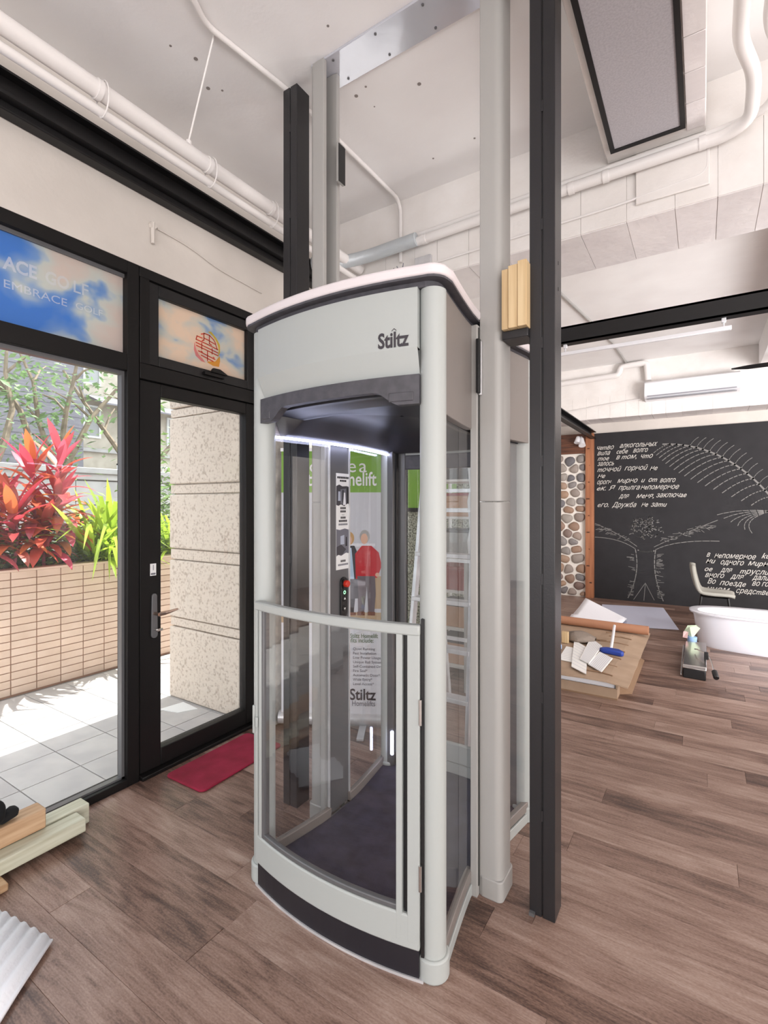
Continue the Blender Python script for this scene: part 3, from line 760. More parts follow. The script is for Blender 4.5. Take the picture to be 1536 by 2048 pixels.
# base
MB().prism(outline(-0.012),0.012,0.048).build('base','anodised',lift,bevel=0.004)
MB().prism(outline(-0.03),0.048,0.056).build('carpet','carpet',lift,label='dark violet-grey carpet')
p,n = front_pts(-0.36,0.36); MB().wall(p,n,0.010,0.098,0.03).build('kick_plate','kick_black',lift)
p,n = front_pts(-0.375,0.375,o=0.004); MB().wall(p,n,0.0,0.009,0.03).build('sill','aluminium',lift)
p,n = front_pts(-0.36,0.36,s=1); MB().wall(p,n,0.0,0.11,0.03).build('kick_plate','lift_grey',lift)
for s in (1,-1):
    for a,b2 in ((-0.43,-0.07),(0.07,0.43)):
        p,n = side_pts(a,b2,s=s); MB().wall(p,n,0.0,0.045,0.03).build('side_sill','lift_grey',lift,bevel=0.003)
        p,n = side_pts(a,b2,s=s,o=-0.008); MB().wall(p,n,0.045,0.052,0.02).build('gasket','gasket',lift)
        p,n = side_pts(a,b2,s=s,o=-0.003); MB().wall(p,n,0.052,0.095,0.025).build('side_rail','lift_taupe',lift,bevel=0.003)
        p,n = side_pts(a,b2,s=s,o=-0.012); MB().wall(p,n,0.095,1.78,0.006).build('side_glass','lift_glass',lift)
        p,n = side_pts(a,b2,s=s,o=-0.002); MB().wall(p,n,1.792,2.19,0.03).build('side_panel','lift_taupe',lift,bevel=0.002)
    for sy in (-1,1):
        x = LX+s*0.381; y = bk(LY+sy*0.445)
        c = MB().prism(arc((x,y),0.0425,0,2*PI*23/24,23),0.012,2.187).build('corner_post','lift_grey',lift,smooth=True)
        MB().prism(arc((x,y),0.053,0,2*PI*23/24,23),0.0,0.072).build('foot','lift_grey',c,bevel=0.006,smooth=True)
        # slim upright next to the rail
        xm = LX+s*0.373; ym = LY+sy*0.075
        MB().box(xm-0.014,ym-0.016,0.0,xm+0.014,ym+0.016,2.19).build('mullion','rail_grey',lift,bevel=0.003)
        MB().box(xm-0.016 if s<0 else xm+0.0142,ym-0.004,0.04,xm-0.0142 if s<0 else xm+0.016,ym+0.002,2.18).build('gasket','gasket',lift)
        g = MB().box(min(xm+s*0.015,xm+s*0.028),ym-0.032,1.925,max(xm+s*0.015,xm+s*0.028),ym-0.012,2.13)
        if sy < 0:
            gb = g.build('guide_bracket','gasket',lift,bevel=0.002)
            MB().box(min(xm+s*0.018,xm+s*0.028),ym-0.012,1.92,max(xm+s*0.018,xm+s*0.028),ym+0.002,2.125).build('guide_plate','aluminium',lift,bevel=0.002)
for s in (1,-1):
    xa,xb = sorted((LX+s*0.330, LX+s*0.372)); MB().box(xa,LY+0.455,0.056,xb,LY+0.505,1.80).build('post_shade_plate','anodised',lift,bevel=0.003)  # dark plates added so the rear posts' inner faces look shaded
    xa,xb = sorted((LX+s*0.322, LX+s*0.330)); MB().box(xa,LY+0.48,0.056,xb,LY+0.505,1.80).build('gasket','gasket',lift)
# half-height front door
p,n = front_pts(-0.376,0.366,o=0.010); door = MB().wall(p,n,1.088,1.122,0.034).build('door','lift_grey',lift,bevel=0.006,label='half-height glazed door with pale grey frame')
p,n = front_pts(-0.374,0.364,o=0.006); MB().wall(p,n,0.098,0.205,0.03).build('bottom_rail','lift_grey',door,bevel=0.005)
p,n = front_pts(-0.345,0.305,o=0.000); MB().wall(p,n,0.205,0.222,0.02).build('bottom_bead','anodised',door,bevel=0.003)
for a,b2,m_,off in ((-0.374,-0.358,'lift_grey',0.006),(-0.358,-0.350,'gasket',-0.004),(-0.350,-0.334,'lift_grey',0.004),(-0.334,-0.318,'anodised',0.0),
                    (0.288,0.308,'lift_grey',0.006),(0.308,0.325,'gasket',-0.006),(0.325,0.364,'lift_grey',0.006)):
    p,n = front_pts(a,b2,2,o=off); MB().wall(p,n,0.12,1.09,0.026).build('stile' if m_!='gasket' else 'stile_slot',m_,door,bevel=0.002)
p,n = front_pts(-0.318,0.29,12,o=-0.006); MB().wall(p,n,0.215,1.09,0.006).build('door_glass','lift_glass',door)
p,n = front_pts(0.364,0.374,2,o=-0.004); MB().wall(p,n,0.075,1.14,0.02).build('hinge_gap','gasket',lift)
for zc in (0.33,0.85):
    yy = LY-fd(0.352)-0.002
    MB().tube([(LX+0.3665,yy,zc-0.04),(LX+0.3665,yy,zc+0.04)],0.0055,10).build('hinge','chrome',door,smooth=True)
MB().box(LX-0.385,LY-fd(0.38)-0.012,0.60,LX-0.374,LY-fd(0.38)+0.004,0.71).box(LX-0.365,LY-fd(0.36)-0.012,0.63,LX-0.352,LY-fd(0.36)-0.004,0.67).build('latch','lift_grey',door,bevel=0.003)
MB().box(LX-0.424,LY-0.44,0.60,LX-0.418,LY-0.41,0.72).build('latch_hook','gasket',lift,bevel=0.002)
# back screen
for zz,hh,m_ in ((0.11,0.10,'lift_grey'),(1.70,0.08,'lift_dark')):
    p,n = front_pts(-0.345,0.345,s=1); MB().wall(p,n,zz,zz+hh,0.026).build('back_rail',m_,lift,bevel=0.004)
p,n = front_pts(-0.345,0.345,s=1,o=-0.008); MB().wall(p,n,0.2,1.71,0.006).build('back_glass','lift_glass',lift)
for a,b2 in ((-0.352,-0.305),(0.305,0.352)):
    p,n = front_pts(a,b2,3,s=1,o=0.0); MB().wall(p,n,0.1,1.80,0.03).build('back_stile','anodised',lift,bevel=0.004)
p,n = front_pts(-0.345,0.345,s=1); MB().wall(p,n,1.78,2.19,0.026).build('back_header','lift_grey',lift)
# header
p,n = front_pts(-0.356,0.356,18,o=0.002)
hd = MB().wall(p,n,1.998,2.187,0.03)
rows = []
for i,(x,y) in enumerate(p): rows.append([(x,y,1.998),(x-n[i][0]*0.034,y-n[i][1]*0.034,1.914),(x-n[i][0]*0.04,y-n[i][1]*0.04,1.914),(x-n[i][0]*0.04,y-n[i][1]*0.04,1.998)])
hd.grid(rows, closed=True)
header = hd.build('header_panel','lift_grey',lift)
def arch(dx):
    t = min(1,max(0,(abs(dx)-0.20)/0.09)); t = t*t*(3-2*t); return 1.868-0.046*t
p,n = front_pts(-0.356,0.356,40,o=-0.010)
dz = [arch(-0.356+0.712*i/40) for i in range(41)]
trim = MB().wall(p,n,dz,1.916,0.03).build('header_trim','lift_dark',lift,label='charcoal arched trim under the header')
for a,b2 in ((-0.345,-0.290),(0.255,0.338)):
    p,n = front_pts(a,b2,4,o=-0.007); MB().wall(p,n,1.832,1.862,0.01).build('pad','lift_dark',trim,bevel=0.003)
ly0 = lambda a: LY-fd(a)-0.0032
lg = text('lettering','Stiltz',0.068,'logo_grey',header,lambda a,b: (LX+0.2255+a, ly0(0.2255+a), 2.006+b+0.0),bold=0.028,width=0.104)
cv = []
for (a,b2) in ((0.0,0.0),(0.008,0.007),(0.016,0.0)): cv.append((LX+0.2725+a, ly0(0.2725+a), 2.0555+b2))
MB().add([cv[0],(cv[0][0],cv[0][1],cv[0][2]+0.003),(cv[1][0],cv[1][1],cv[1][2]+0.003),cv[1]],[(0,1,2,3)]).add([cv[1],(cv[1][0],cv[1][1],cv[1][2]+0.003),(cv[2][0],cv[2][1],cv[2][2]+0.003),cv[2]],[(0,1,2,3)]).build('logo_roof','logo_grey',header)
# dark cabin ceiling with drooping rim
ol = outline(-0.045); cx_,cy_ = LX,LY
rows = []
for k,zc in ((1.0,1.79),(0.97,1.785),(0.92,1.80),(0.80,1.855),(0.5,1.885),(0.02,1.89)): rows.append([(cx_+(x-cx_)*k, cy_+(y-cy_)*k*(0.965 if k==1.0 else 0.965), zc if y > LY-0.40 or k < 0.9 else max(zc,1.865)) for x,y in ol])
rows.append([(x,y,1.93) for x,y,z in rows[-1]]); rows.append([(cx_+(x-cx_),cy_+(y-cy_)*0.965,1.93) for x,y in ol]); rows.append(rows[0])
MB().grid(rows,closed=True).build('cabin_ceiling','lift_ceiling',lift,smooth=True)
p,n = side_pts(-0.42,0.44,s=-1,o=-0.050); MB().wall(p,n,1.774,1.783,0.014).build('led_strip','led',lift,label='thin cool white LED strip')
MB().prism(outline(-0.008),2.187,2.205).build('roof_gasket','lift_dark',lift)
MB().prism(outline(0.022,0.06),2.205,2.212).build('roof_under','lift_dark',lift)
MB().prism(outline(0.026,0.06),2.212,2.248).build('roof_rim','lift_white',lift,bevel=0.010,seg=3)
# control column inside the left wall
cc = MB().prism(rrect(LX-0.374,LY-0.075,LX-0.354,LY+0.09,0.006),0.056,1.80).build('control_column','anodised',lift,label='grey control column with buttons')
XC = LX-0.3535
cm = lambda y0,z0: (lambda a,b: (XC+0.0022, y0+a, z0+b))
for yy in (LY-0.071,LY+0.084): MB().box(XC-0.004,yy-0.004,0.06,XC+0.006,yy+0.004,1.79).build('edge_trim','aluminium',cc)
stk = box('notice',(XC,1.853,1.19),(XC+0.0015,1.957,1.652),'print_white',cc,label='black and white printed notice strip')
def dash(y0,y1,z0,h,k,m_='print_black'):
    mb = MB(); wd=(y1-y0)/k
    for i in range(k):
        mb.add([(XC+0.002,y0+i*wd+0.001,z0),(XC+0.002,y0+(i+1)*wd-0.001,z0),(XC+0.002,y0+(i+1)*wd-0.001,z0+h),(XC+0.002,y0+i*wd+0.001,z0+h)],[(0,1,2,3)])
    mb.build('print',m_,cc)
dash(1.860,1.950,1.627,0.010,7); dash(1.880,1.932,1.612,0.009,4)
dash(1.884,1.928,1.480,0.010,4); dash(1.884,1.928,1.464,0.010,4); dash(1.895,1.918,1.452,0.0015,1); dash(1.886,1.926,1.434,0.010,4); dash(1.872,1.938,1.418,0.010,6); dash(1.870,1.942,1.402,0.009,9,'text_grey')
dash(1.886,1.926,1.225,0.010,4); dash(1.866,1.946,1.208,0.009,10,'text_grey')
def poly(pts, m_, x=XC+0.0021, name='print'): MB().add([(x,a,b) for a,b in pts],[tuple(range(len(pts)))]).build(name,m_,cc)
poly([(1.853,1.50),(1.853,1.590),(1.875,1.598),(1.90,1.590),(1.935,1.592),(1.957,1.588),(1.957,1.502),(1.94,1.507),(1.915,1.494),(1.89,1.503),(1.87,1.496)],'print_charcoal')
poly([(1.885,1.505),(1.885,1.575),(1.93,1.580),(1.93,1.51)],'text_grey',XC+0.0022); poly([(1.905,1.50),(1.912,1.56),(1.922,1.56),(1.928,1.50)],'banner_white',XC+0.0023); poly([(1.866,1.52),(1.868,1.565),(1.884,1.565),(1.886,1.52)],'banner_panel',XC+0.0023)
poly([(1.90,1.51),(1.90,1.572),(1.910,1.572),(1.910,1.51)],'print_black',XC+0.00225); poly([(1.938,1.51),(1.938,1.585),(1.955,1.585),(1.955,1.51)],'print_black',XC+0.00225)
poly([(1.853,1.255),(1.853,1.385),(1.88,1.380),(1.92,1.386),(1.957,1.378),(1.957,1.262),(1.93,1.268),(1.89,1.255),(1.87,1.262)],'text_grey')
poly([(1.855,1.262),(1.855,1.30),(1.89,1.31),(1.93,1.285),(1.90,1.26)],'print_charcoal',XC+0.0022); poly([(1.925,1.30),(1.928,1.345),(1.936,1.345),(1.938,1.30)],'print_black',XC+0.0022); poly([(1.885,1.31),(1.885,1.35),(1.915,1.355),(1.915,1.31)],'banner_panel',XC+0.0022)
MB().extrude([(XC,a,b) for a,b in rrect(1.882,0.955,1.936,1.152,0.026,6)],(0.008,0,0)).build('button_panel','plastic_black',cc,bevel=0.002)
MB().tube([(XC+0.006,1.912,1.120),(XC+0.030,1.912,1.120)],0.017,14).build('emergency_button','red_button',cc,bevel=0.004,smooth=True)
MB().tube([(XC+0.006,1.910,1.120),(XC+0.012,1.910,1.120)],0.024,16).build('button_collar','plastic_black',cc,smooth=True)
ring = MB(); ring.grid([[(XC+0.0092,1.909+r*math.cos(q*PI/8),1.078+r*math.sin(q*PI/8)) for q in range(17)] for r in (0.006,0.009)]); ring.build('indicator_ring','led_green',cc)
for zc,up in ((1.048,1),(1.000,-1)):
    MB().tube([(XC+0.006,1.909,zc),(XC+0.0105,1.909,zc)],0.015,16).build('lift_button','plastic_black',cc,bevel=0.002,smooth=True)
    MB().add([(XC+0.0108,1.909-0.007,zc-up*0.004),(XC+0.0108,1.909+0.007,zc-up*0.004),(XC+0.0108,1.909,zc+up*0.007)],[(0,1,2)]).build('arrow','print_white',cc)
bl = (LX-0.345, LY+0.475)
MB().prism(arc((bl[0]+0.012,bl[1]-0.02),0.009,0,2*PI*11/12,11),0.12,0.25).build('led_glint','led',lift,bevel=0.004,smooth=True,label='small glowing capsule imitating an LED reflection low on the rear post')  # glowing capsule added in place of a sill LED's reflection on the post

# rails
def rail(name, s, label):
    x0 = LX+s*0.388; x1 = LX+s*0.475
    r = thing(name,((x0+x1)/2,LY-0.005,0),label,'rail','pair of lift rails')
    y0,y1 = LY-0.068,LY+0.058
    o = lambda a: LX+s*a
    # c-profile, open to the lift, rounded outside
    out = [(o(0.388),y0)]+[(o(0.475)-s*0.03+s*0.03*math.sin(PI/2*i/6), y0+0.03-0.03*math.cos(PI/2*i/6)) for i in range(7)]
    out += [(o(0.475)-s*0.03+s*0.03*math.cos(PI/2*i/6), y1-0.03+0.03*math.sin(PI/2*i/6)) for i in range(7)]+[(o(0.388),y1)]
    inn = [(o(0.388),y1-0.024),(o(0.41),y1-0.028),(o(0.455),y1-0.028),(o(0.455),y0+0.028),(o(0.41),y0+0.028),(o(0.388),y0+0.024)]
    MB().prism(out+inn,0.0,1.512).build('lower_section','rail_grey',r,smooth=True,bevel=0.003)
    MB().prism(out+inn,1.5135,3.606).build('upper_section','rail_grey',r,smooth=True,bevel=0.003)
    f = rrect(min(o(0.384),o(0.480)),y0-0.005,max(o(0.384),o(0.480)),y1+0.005,0.022,5)
    MB().prism(f,0.0,0.078).build('foot','rail_grey',r,bevel=0.004)
    MB().box(min(o(0.436),o(0.446)),LY-0.012,0.08,max(o(0.436),o(0.446)),LY+0.004,3.55).build('guide_track','anodised',r)
    return r
rail('lift_rail',1,'grey vertical lift rail on the right side of the cabin')
rl = rail('lift_rail',-1,'grey vertical lift rail on the left side of the cabin, channel side showing')
MB().box(LX-0.392,LY+0.03,3.15,LX-0.360,LY+0.045,3.16).box(LX-0.366,LY-0.0,3.05,LX-0.352,LY+0.05,3.24).build('limit_flag','rail_grey',rl,bevel=0.002)
MB().box(LX-0.352,LY+0.0,3.05,LX-0.349,LY+0.05,3.23).build('flag_edge','plastic_black',rl)
hp = thing('ceiling_plate',(LX,1.90,3.607),'glossy pale steel plate screwed to the ceiling between the lift rails','plate')
box('sheet',(LX-0.475,1.815,3.607),(LX+0.475,1.985,3.6195),'plate_steel',hp,bevel=0.002)
for (a,b2) in ((-0.36,1.84),(-0.36,1.96),(-0.12,1.84),(-0.12,1.96),(0.12,1.84),(0.12,1.96),(0.36,1.84),(0.36,1.96)):
    MB().prism(arc((LX+a,b2),0.006,0,2*PI*7/8,7),3.603,3.607).build('screw','anodised',hp)

# black steel posts
def post(s, label, top):
    cx = LX+s*0.620; r = thing('steel_post',(cx,1.868,0),label,'post','black steel posts beside the lift')
    for a,b2 in ((cx-0.046,cx-0.002),(cx+0.002,cx+0.046)):
        MB().box(a,1.822,0.0,b2,1.915,top).build('channel','steel_dark',r,bevel=0.003)
    MB().box(cx-0.003,1.826,0.01,cx+0.003,1.911,top-0.01).build('seam','gasket',r)
    for k in range(8): MB().box(cx-0.0035,1.8215,0.35+0.43*k,cx+0.0035,1.824,0.39+0.43*k).build('weld','steel_dark',r)
    if s > 0:
        for zc in (2.29,2.385): MB().box(cx+0.0455,1.866,zc-0.006,cx+0.047,1.871,zc+0.006).build('bolt_slot','gasket',r)
        MB().box(cx-0.044,1.808,0.0,cx-0.025,1.822,0.012).build('foot_tab','anodised',r)
    return r
post(1,'black twin-channel steel post in front, right of the lift',3.60); post(-1,'black twin-channel steel post behind the lift on its left',3.585)
for i,(a,b2,lab) in enumerate(((-0.628,-0.603,'thin pine packing board against the right lift rail'),(-0.602,-0.567,'middle pine packing board above the lift roof'),(-0.566,-0.533,'pine packing board against the front black post'))):
    o = box('packing_board',(a,1.775+0.012*(2-i)*0.3,2.15),(b2,1.875,2.372+0.008*i),'pine',org=((a+b2)/2,1.82,2.15),bevel=0.002); tag(o,lab,'board','pine packing boards')
o = box('support_bracket',(-0.632,1.80,2.118),(-0.535,1.90,2.149),'steel_dark',org=(-0.58,1.85,2.12),bevel=0.003); tag(o,'dark steel bracket under the pine packing boards','bracket')

# ------------------------------------------------------------------ pipes, lamps and boxes under the ceiling
def pipe(name, pts, r, mat_, label, cat='pipe', rad=0.06, seg=12, group=None):
    sp = smooth_path(pts, rad); t = thing(name, tuple(sp[0]), label, cat, group)
    MB().tube(sp, r, seg).build('run', mat_, t, smooth=True); return t
def collar(t, p, d, r, mat_='pipe_paint', ln=0.02):
    p = Vector(p); d = Vector(d).normalized()*ln/2; MB().tube([p-d,p+d], r, 14).build('collar', mat_, t, smooth=True)
pp = pipe('water_pipe',[(-2.10,-4,3.215),(-2.10,2.94,3.215)],0.036,'pipe_paint','thick white pipe hung along the shop front below the ceiling')
for y in (1.08,1.62,2.05): collar(pp,(-2.10,y,3.215),(0,1,0),0.041)
pp2 = pipe('thin_pipe',[(-2.12,-4,3.145),(-2.12,2.94,3.145)],0.019,'pipe_paint','thin white pipe strapped under the thick one')
for y in (1.08,1.62,2.05):
    o = MB().tube([(-2.10+0.047*math.cos(q),y+0.02,3.19+0.075*math.sin(q)) for q in [i*PI/8 for i in range(16)]]+[(-2.053,y+0.02,3.19)],0.003,6).build('strap','pipe_paint',pp)
hr = thing('hanger_rod',(-1.85,1.46,3.62),'thin white hanger rod between the ceiling and the thick pipe','rod')
MB().tube([(-1.852,1.462,3.619),(-2.09,1.50,3.25)],0.0045,8).build('rod','pipe_paint',hr,smooth=True)
MB().tube([(-2.085,1.50,3.262),(-2.10,1.505,3.22)],[0.012,0.02],8).build('clamp','pipe_paint',hr,smooth=True)
pipe('conduit',[(-1.62,0.9,3.605),(-1.78,1.30,3.605),(-1.83,1.40,3.605),(-1.77,1.85,3.605),(-1.76,2.90,3.605),(-1.76,2.948,3.55),(-1.76,2.948,3.18)],0.013,'pipe_paint','white conduit crossing the ceiling and turning down the beam','conduit')
cd = pipe('wall_cable',[(-2.562,1.64,3.045),(-2.562,1.85,3.035),(-2.562,2.05,2.985),(-2.562,2.42,2.965)],0.005,'wall_paint','thin painted cable sagging along the wall above the door','cable',0.2,8)
MB().tube([(-2.555,1.61,3.06),(-2.555,1.61,2.945)],[0.013,0.010],8).build('stub','wall_paint',cd,smooth=True)
MB().tube([(-2.568,1.61,3.045),(-2.545,1.61,3.045)],0.02,8).build('clip','wall_paint',cd,smooth=True)
ducts = pipe('insulated_pipe',[(-1.60,2.905,3.262),(-0.6,2.905,3.280),(0.10,2.905,3.286),(0.19,2.86,3.30),(0.195,2.72,3.40),(0.13,2.52,3.43),(0.12,1.2,3.43)],0.029,'pipe_paint','fat white insulated pipe strapped along the concrete beam','pipe',0.07)
for x in (-1.55,-0.62,-0.44,0.0): collar(ducts,(x,2.905,3.263+0.0155*(x+1.6)),(1,0,0.015),0.033,ln=0.03)
ducts2 = pipe('insulated_pipe',[(-1.9,2.935,3.318),(-0.6,2.935,3.334),(0.10,2.935,3.340),(0.27,2.90,3.345),(0.285,2.72,3.44),(0.22,2.52,3.45),(0.21,1.2,3.45)],0.018,'pipe_paint','slimmer insulated pipe running above the fat one on the beam','pipe',0.07)
fx = pipe('flexible_duct',[(-2.26,2.60,3.16),(-2.14,2.76,3.20),(-1.98,2.87,3.25),(-1.60,2.885,3.268)],0.043,'duct_foil','grey flexible duct end bending off the beam behind the lift','duct',0.09)
jb = thing('junction_box',(-1.58,2.955,3.08),'small metal junction box with loose wires above the lift roof','junction box')
MB().box(-1.64,2.93,3.09,-1.52,2.96,3.17).build('box','aluminium',jb,bevel=0.003)
for i in range(12):
    a = Vector((-1.75+random.uniform(-.02,.02),2.9,3.02)); b_ = a+Vector((random.uniform(-.06,.06),random.uniform(-.06,.02),random.uniform(.03,.12)))
    MB().tube(smooth_path([(-1.62,2.94,3.10),a+Vector((0.03,0,0.03)),b_],0.03,3),0.003,5).build('wire','plastic_black' if i%2 else 'text_grey',jb)
pipe('thin_conduit',[(-2.2,2.952,3.10),(-0.4,2.952,3.13),(0.02,2.952,3.16),(0.02,2.952,3.36)],0.007,'pipe_paint','thin white cable pinned low along the concrete beam','cable',0.05,8)

# grey acoustic panel in a white ceiling box
cb_ = thing('ceiling_box',(-0.21,1.5,3.37),'white boxed bulkhead under the ceiling holding the grey panel','bulkhead')
MB().box(-0.44,-1.0,3.372,0.015,2.955,3.62).build('casing','beam_paint',cb_,bevel=0.006)
for k in range(20):
    MB().box(-0.066,-1.0+k*0.195,3.366,0.012,-1.0+k*0.195+0.190,3.373).build('board','board_paint',cb_,bevel=0.002)
MB().box(-0.30,2.946,3.10,0.03,2.959,3.37).build('backing_plate','beam_paint',cb_,bevel=0.004)
gpn = thing('ceiling_panel',(-0.23,1.6,3.365),'grey fabric ceiling panel with black frame in the white bulkhead','panel')
f_ = MB()
for a in ((-0.408,-0.385,0.2,2.848),(-0.092,-0.070,0.2,2.848),(-0.385,-0.092,2.822,2.848),(-0.385,-0.092,0.2,0.226)): f_.box(a[0],a[2],3.352,a[1],a[3],3.366)
f_.build('frame','black_metal',gpn); MB().box(-0.386,0.226,3.356,-0.091,2.822,3.366).build('fabric','panel_grey',gpn)

# second bay: black beams, track light, air conditioner, fan, pipes
kb = thing('crossbeam',(0.8,3.69,2.65),'black steel beam spanning the room past the right post','beam')
MB().box(-1.46,3.66,2.652,4.5,3.67,2.77).box(-1.46,3.66,2.756,4.5,3.74,2.77).box(-1.46,3.66,2.652,4.5,3.74,2.664).build('channel','black_metal',kb)
kb = thing('crossbeam',(-1.46,6.1,2.57),'black steel beam running back to the stone wall','beam')
MB().box(-1.51,3.74,2.56,-1.50,8.5,2.672).box(-1.51,3.74,2.66,-1.43,8.5,2.672).box(-1.51,3.74,2.56,-1.43,8.5,2.572).build('channel','black_metal',kb)
tl = thing('track_light',(-0.35,3.70,2.56),'white track rail hung under the black crossbeam','track light')
MB().box(-1.05,3.69,2.575,0.15,3.715,2.60).build('track','ac_white',tl,bevel=0.003)
for x in (-0.83,0.11):
    MB().box(x-0.012,3.688,2.625,x+0.012,3.716,2.652).box(x-0.004,3.698,2.60,x+0.004,3.706,2.626).build('clip','ac_white',tl,bevel=0.003)
ac = thing('air_conditioner',(-0.14,8.04,3.0),'white split air conditioner on the beam above the chalkboard','air conditioner')
prf = [(8.15,3.00),(8.00,3.00),(7.93,3.04),(7.92,3.14),(7.95,3.24),(8.0,3.265),(8.15,3.265)]
MB().extrude([(-0.70,a,b) for a,b in prf],(1.12,0,0)).build('body','ac_white',ac,bevel=0.008)
MB().box(-0.66,7.918,3.035,0.38,7.935,3.048).build('louvre_gap','ac_shadow',ac); MB().box(-0.66,7.93,3.0,0.38,8.0,3.004).build('louvre','ac_shadow',ac)
pipe('drain_pipe',[(-2.2,8.08,3.40),(-1.05,8.08,3.43),(-1.02,8.08,3.55),(-0.68,8.08,3.56),(-0.66,8.08,3.30)],0.042,'pipe_paint','white pipe with a raised bend leading to the air conditioner','pipe',0.05)
pipe('conduit',[(-1.35,3.6,3.606),(-0.98,7.0,3.606),(-0.95,8.12,3.606)],0.014,'rail_grey','grey conduit running back along the second bay ceiling','conduit')
pipe('thin_conduit',[(-1.9,8.12,2.95),(-1.2,8.12,3.02),(-0.75,8.12,3.05)],0.01,'pipe_paint','thin white cable curving to the air conditioner','cable',0.3,8)
fn = thing('ceiling_fan',(1.15,7.2,3.1),'black ceiling fan with one blade reaching into view','fan')
MB().tube([(1.15,7.2,3.62),(1.15,7.2,3.15)],0.015,10).build('downrod','black_metal',fn,smooth=True)
MB().tube([(1.15,7.2,3.20),(1.15,7.2,3.06)],[0.09,0.11],20).build('motor','black_metal',fn,smooth=True,bevel=0.01)
for k in range(3):
    R_ = Matrix.Translation((1.15,7.2,3.13)) @ Matrix.Rotation(PI-0.05+k*2*PI/3,4,'Z') @ Matrix.Rotation(0.22,4,'X')
    bl_ = [(0.08,-0.03),(0.3,-0.06),(0.7,-0.055),(0.86,-0.01),(0.86,0.01),(0.7,0.04),(0.3,0.05),(0.08,0.03)]
    MB().add([R_@Vector((a,b,0.004)) for a,b in bl_]+[R_@Vector((a,b,-0.004)) for a,b in bl_],[tuple(range(8)),tuple(range(15,7,-1))]+[(i,(i+1)%8,8+(i+1)%8,8+i) for i in range(8)]).build('blade','black_metal',fn)
b2_ = thing('ceiling_box',(0.9,6.2,3.3),'white bulkhead under the far ceiling at the right edge','bulkhead')
MB().box(0.62,4.2,3.30,1.3,8.1,3.62).build('casing','ceiling_paint',b2_); MB().box(0.72,4.3,3.292,1.2,8.0,3.301).build('panel','panel_grey',b2_)
sp_ = thing('spotlight',(-1.66,8.50,2.54),'small white twin spotlight on the dark wood lintel','spotlight')
MB().tube([(-1.66,8.52,2.60),(-1.66,8.44,2.56)],0.02,10).build('arm','ac_white',sp_,smooth=True)
MB().tube([(-1.69,8.44,2.60),(-1.70,8.40,2.50)],[0.03,0.05],14).build('lamp_head','ac_white',sp_,smooth=True)
MB().tube([(-1.64,8.44,2.57),(-1.62,8.38,2.45)],[0.03,0.055],14).build('lamp_head','ac_white',sp_,smooth=True)

# ------------------------------------------------------------------ back wall: stones, post, chalkboard
lin = box('lintel',(-2.57,8.52,2.34),(-1.60,8.62,2.66),'dark_wood',wb,bevel=0.006,label='dark stained wooden lintel')
pst = box('trim_4',(-1.595,8.50,0),(-1.472,8.62,2.66),'orange_wood',bevel=0.005); tag(pst,'orange-brown timber post between the stones and the chalkboard','post',kind='structure')
for k in range(9):
    q = MB().prism([(0.006*math.cos(i*PI/3),0.006*math.sin(i*PI/3)) for i in range(6)],0,0.001)
    MB().tube([(-1.53+random.uniform(-.05,.05),8.499,0.25+k*0.27),(-1.53,8.4985,0.25+k*0.27)],0.010,7).build('knot','dark_wood',pst)
box('render',(-2.57,8.575,0),(-1.60,8.62,2.34),'mortar',wb)
# river stones: rounded cells of a jittered layout
random.seed(5)
seeds = []
zr = 0.07; row = 0
while zr < 2.32:
    x = -2.56+(0.09 if row%2 else 0.0)
    while x < -1.60:
        seeds.append((x+random.uniform(-.045,.045), zr+random.uniform(-.04,.04))); x += random.uniform(0.13,0.21)
    zr += random.uniform(0.115,0.15); row += 1
for (x,z) in seeds:
    if not (-2.56 < x < -1.62): continue
    near_ = [(a-x,c-z) for a,c in seeds if 0 < abs(a-x)+abs(c-z) < 0.5]
    near_ += [(2*(-1.602-x),0),(2*(-2.57-x),0),(0,2*(2.335-z)),(0,2*(0.003-z))]
    rad = []
    for i in range(16):
        t = 2*PI*i/16; dx,dz = math.cos(t),math.sin(t); r = 0.13
        for a,c in near_:
            q = dx*a+dz*c
            if q > 1e-6: r = min(r,(a*a+c*c)/2/q-0.010*math.hypot(a,c)/q)
        rad.append(max(r,0.012))
    for _ in range(2): rad = [min(rad[i],0.25*rad[i-1]+0.5*rad[i]+0.25*rad[(i+1)%16]) for i in range(16)]
    m_ = sum(rad)/16
    rad = [min(r,m_*1.28) for r in rad]
    ring = [(rad[i]*math.cos(2*PI*i/16),rad[i]*math.sin(2*PI*i/16)) for i in range(16)]
    rows = [[(x+a*k,8.575-d,z+b*k) for a,b in ring] for k,d in ((1.0,-0.004),(0.97,0.012),(0.85,0.028),(0.5,0.038),(0.02,0.040))]
    MB().grid(rows,closed=True).build('stone','cobble',wb,smooth=True)
ch = box('chalkboard',(-1.472,8.585,0.0),(2.8,8.619,2.655),'board_black'); tag(ch,'wall-sized black chalkboard with white handwriting and line drawings','chalkboard')
ZC = 8.5845
def cmap(x0,z0): return lambda a,b: (x0+a, ZC-0.001, z0+b)
